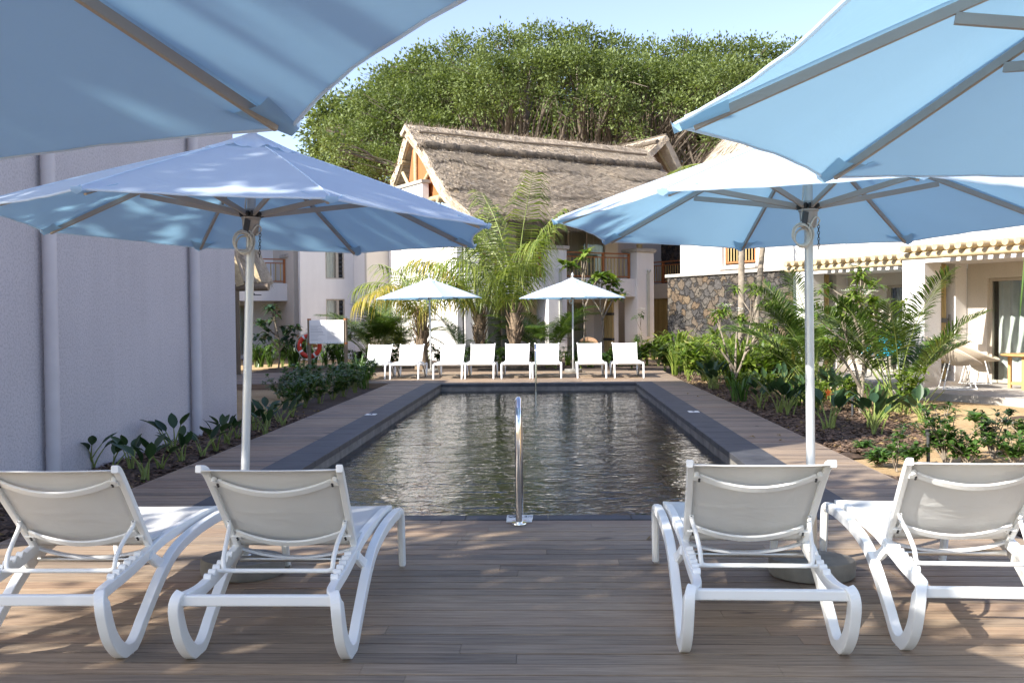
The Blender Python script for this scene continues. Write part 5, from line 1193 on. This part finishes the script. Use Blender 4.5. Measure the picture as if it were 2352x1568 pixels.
# ------------------------------------------------------------------ notice board, lifebuoy
pb_ = gz(749, 854)
sg = empty('notice_board', pb_, 0, 'white pool rules notice board between two grey timber posts', 'notice board')
k_ = pb_.y/F_PX
for s, x in ((-1, 711), (1, 796)):
    m = MB(); xx = (x-749)*k_; m.tube([(xx, 0, -.05), (xx, 0, 1.50)], .052, 12); q = part(m, 'post', M['old_post'], sg); m = MB(); m.tube([(xx, 0, 1.46), (xx, 0, 1.505)], .056, 12); m.tube([(xx, 0, .78), (xx, 0, .83)], .056, 12); m.build('post_band', M['wood_red'], q)
m = MB(); x0b, x1b, z0b, z1b = -36.5*k_, 43.5*k_, .80, 1.46; m.box(x0b, x1b, -.075, -.060, z0b, z1b); pn = part(m, 'panel', M['white'], sg, bevel=.004)
m = MB(); rr = random.Random(9)
for cx0, cx1 in ((x0b+.03, (x0b+x1b)/2-.02), ((x0b+x1b)/2+.02, x1b-.03)):
    z = z1b-.15
    while z > z0b+.09:
        for r_ in range(rr.choice((1, 1, 2))):
            m.box(cx0, cx0+(cx1-cx0)*(rr.uniform(.45, .98)), -.0772, -.0755, z-.006, z); z -= .014
        z -= .022
part(m, 'rules_text', M['grey_ink'], sg)
tx = text('heading', 'PRESKIL', .052, M['teal'], sg, ((x0b+x1b)/2, -.078, z1b-.105), (math.pi/2, 0, 0))
m = MB(); leaves(m, np.array([[(x0b+x1b)/2, -.078, z1b-.045]]*6), np.array([[.8, 0, .3], [-.8, 0, .3], [.5, 0, .8], [-.5, 0, .8], [0, 0, 1], [0, 0, -1]]), np.array([[0, -1., 0]]*6), .03, .006, 0, 0); part(m, 'emblem', M['teal'], sg)
m = MB()
for i in range(24): xx = x0b+.03+(x1b-x0b-.06)*i/23; m.box(xx, xx+.012, -.0772, -.0755, z0b+.012, z0b+.02+.022*abs(math.sin(i*1.7)))
part(m, 'wave_border', M['teal'], sg)
rg = gy(711, 794.5, pb_.y+.16); lb_ = empty('lifebuoy', rg, 0, 'red lifebuoy with white bands hanging behind the notice board post', 'lifebuoy')
m = MB(); m.tube([(.29*math.cos(a), 0, .29*math.sin(a)) for a in [i*2*math.pi/48 for i in range(48)]], .062, 16, closed=True); m.build('ring', M['red'], lb_)
for k in range(4):
    a0 = k*math.pi/2+.55; m = MB(); m.tube([(.29*math.cos(a), 0, .29*math.sin(a)) for a in (a0-.09, a0, a0+.09)], .0645, 16); m.build('band', M['white'], lb_)
m = MB(); m.box(-.255, -.225, -.0645, -.062, .0, .07); m.build('sticker', M['white'], lb_)
m = MB(); m.tube([((.355+.05*abs(math.sin(2*(a-.55))))*math.cos(a), -.02, (.355+.05*abs(math.sin(2*(a-.55))))*math.sin(a)) for a in [i*2*math.pi/64 for i in range(64)]], .009, 6, closed=True); m.tube(sm_curve([(-.02, -.06, .36), (-.06, -.08, .1), (-.05, -.07, -.25)], 5), .009, 6); m.build('grab_rope', M['rope'], lb_)

# ------------------------------------------------------------------ patio furniture
def tub_chair(loc, rz, mat, legm, label, name='tub_chair', sc=1.0, group=None):
    o = empty(name, loc, rz, label, 'chair', group)
    sh = MB()
    def fn(a, b):
        t = b*2*math.pi; c = math.cos(t); bk = max(0, c); r = .36*(1-.03*c)
        z = .38+(a**2)*(.235+.215*c); x = r*a*c*(1.12 if c > 0 else 1.0)+.05*a*bk; y = r*a*math.sin(t)*1.02
        return (x, y, z)
    sh.grid(fn, 14, 40); sh.build('shell', M[mat], o, solid=.022)
    rm = MB(); rm.tube([fn(1, i/40) for i in range(40)], .015, 7, closed=True); rm.build('rim', M[mat], o)
    for s in (-1, 1):
        l = MB(); l.tube(sm_curve([(-.16, s*.17, .42), (-.25, s*.21, .06), (-.24, s*.22, .012), (.20, s*.22, .012), (.21, s*.21, .06), (.12, s*.17, .46)], 4), .0085, 8); l.build('sled_leg', M[legm], o)
    o.scale = (sc,)*3; return o
PZ = .166
p1 = gz(2196, 893, PZ); p2 = gz(2241, 880, PZ)
tub_chair(p1, R(168), 'wicker', 'white', 'cream wicker tub chair at the front edge of the patio', sc=1.08, group='cream wicker tub chairs on the patio')
tub_chair(p2, R(150), 'wicker', 'white', 'cream wicker tub chair nearer the glass door, between the other chair and the table', sc=1.08, group='cream wicker tub chairs on the patio')
p3 = gz(2022, 866, PZ); tub_chair(p3, R(60), 'cyan', 'dark_metal', 'turquoise tub chair half hidden behind the dark palm clump', sc=1.08)
pt = gz(2375, 893, PZ); tb = empty('patio_table', pt, R(20), 'low round teak table on the patio at the right edge', 'table')
m = MB(); m.lathe([(.02, .56), (.50, .56), (.52, .575), (.52, .59), (.50, .60)], seg=40); m.build('table_top', M['teak'], tb, bevel=.004)
for k in range(4):
    a = k*math.pi/2+.4; m = MB(); c, s = math.cos(a), math.sin(a); m.rail([(c*.40, s*.40, .0), (c*.40, s*.40, .56)], (-s, c, 0), .07, .05, .2); m.build('leg', M['teak'], tb)
for k in range(2):
    a = k*math.pi/2+.4; m = MB(); c, s = math.cos(a), math.sin(a); m.rail([(c*.37, s*.37, .03+.052*k), (-c*.37, -s*.37, .03+.052*k)], (-s, c, 0), .07, .05, .2); m.build('stretcher', M['teak'], tb)
pr1 = gz(608, 843, -.05)+Vector((0, 6, .05)); tub_chair(Vector((pr1.x, pr1.y, 0)), R(200), 'rattan', 'dark_metal', 'brown rattan tub chair in the shade of the left balcony patio', sc=1.1)
pr2 = gy(1352, 790, 36.0); tub_chair(Vector((pr2.x, 36.0, .0)), R(90), 'rattan', 'dark_metal', 'brown rattan tub chair behind the far loungers under the villa balcony', sc=.9)
# garden lights and slab
for (x, y, h, lb) in ((2132, 1066, .30, 'slim black garden light spike beside the round shrub'), (1958, 962, .28, 'slim black garden light spike in the mulch behind the orange flower')):
    o = empty('garden_light', gz(x, y, -.08), 0, lb, 'garden light', 'black garden light spikes'); m = MB(); m.tube([(0, 0, -.05), (0, 0, h)], .018, 12); m.build('spike', M['dark_metal'], o); m = MB(); m.lathe([(.026, 0), (.028, .01), (.028, .055), (.02, .06)], (0, 0, h), 14); m.build('lamp_head', M['dark_metal'], o)
o = empty('inspection_cover', gz(2350, 974, -.06), .1, 'flat grey concrete cover slab with soil on it lying in the sand', 'cover slab'); m = MB(); m.box(-.36, .36, -.36, .36, -.03, .06); m.build('slab', M['cap'], o, bevel=.01)
m = MB(); m.lathe([(.18, 0), (.12, .03), (.05, .045)], (.02, .05, .061), 14); m.build('soil_heap', M['soil'], o)

# ------------------------------------------------------------------ unseen tree behind the viewpoint, crown shaped to shade the near deck
st = empty('shade_tree', (-6.4, -1.2, -.1), 0, 'unseen leafy tree with a crown shaped to cast dappled shade over the near deck', 'tree')
rn = random.Random(8); lobs = [((rn.uniform(-1.0, 1.5), -1.8+5.6*q/21+rn.uniform(-.3, .3), (5.1 if q < 14 else 6.15)+rn.uniform(-.5, .4)), rn.uniform(.7, .95)) for q in range(22)]
lobs += [((rn.uniform(-.6, .2), -2.5+.6*q, 5.6+rn.uniform(-.15, .15)), rn.uniform(.65, .8)) for q in range(6)]  # extra lobes added to shade the nearest left parasol
m = MB(); crown(m, lobs, 560, .22, 9, -1, .2); m.build('crown', M['banyan_leaf'], st)
m = MB(); m.tube([(0, 0, -.1), (.1, 0, 1.5), (0, .1, 3.6)], [.2, .16, .12], 10)
for c, r in lobs: m.tube([(0, .1, 3.3), (c[0]*.5, c[1]*.5, 4.0), c], [.09, .06, .03], 6)
m.build('trunk', M['trunk'], st)

# ------------------------------------------------------------------ light, sky, camera
SUN_EL, SAZ = R(33), Vector((-.78, -.63, 0)).normalized()
sd = SAZ*math.cos(SUN_EL)+Vector((0, 0, math.sin(SUN_EL)))
sun = bpy.data.lights.new('Sun', 'SUN'); sun.energy = 4.2; sun.angle = R(.53); sun.color = (1, .945, .86)
so = bpy.data.objects.new('Sun', sun); COL.objects.link(so); so.rotation_mode = 'QUATERNION'; so.rotation_quaternion = (-sd).to_track_quat('-Z', 'Y'); so.location = (-10, -10, 20)
w = bpy.data.worlds.new('World'); SC.world = w; w.use_nodes = True; nt = w.node_tree; nt.nodes.clear()
sk = nt.nodes.new('ShaderNodeTexSky'); sk.sky_type = 'NISHITA'; sk.sun_disc = False; sk.sun_elevation = SUN_EL; sk.sun_rotation = math.atan2(SAZ.x, SAZ.y); sk.air_density = 1.0; sk.dust_density = .9; sk.ozone_density = 2.2
bg = nt.nodes.new('ShaderNodeBackground'); bg.inputs[1].default_value = .15; wo = nt.nodes.new('ShaderNodeOutputWorld'); hs = nt.nodes.new('ShaderNodeHueSaturation'); hs.inputs['Saturation'].default_value = .92; hs.inputs['Hue'].default_value = .516; hs.inputs['Value'].default_value = .79; nt.links.new(sk.outputs[0], hs.inputs['Color']); nt.links.new(hs.outputs[0], bg.inputs[0]); nt.links.new(bg.outputs[0], wo.inputs[0])
cam = bpy.data.cameras.new('Camera'); co = bpy.data.objects.new('Camera', cam); COL.objects.link(co)
cam.sensor_width = 36; cam.lens = F_PX/2352*36; cam.clip_start = .05; cam.clip_end = 600
mt = Matrix((CR, CU, -CF)).transposed().to_4x4(); mt.translation = (0, 0, CAM_H); co.matrix_world = mt
cam.dof.use_dof = False; cam.dof.focus_distance = 14; cam.dof.aperture_fstop = 13
SC.camera = co
SC.view_settings.view_transform = 'Standard'; SC.view_settings.look = 'None'; SC.view_settings.gamma = 1; SC.view_settings.exposure = 1.48
SC.cycles.max_bounces = 8; SC.cycles.transparent_max_bounces = 12; SC.cycles.use_denoising = True; SC.cycles.caustics_reflective = False; SC.cycles.caustics_refractive = False
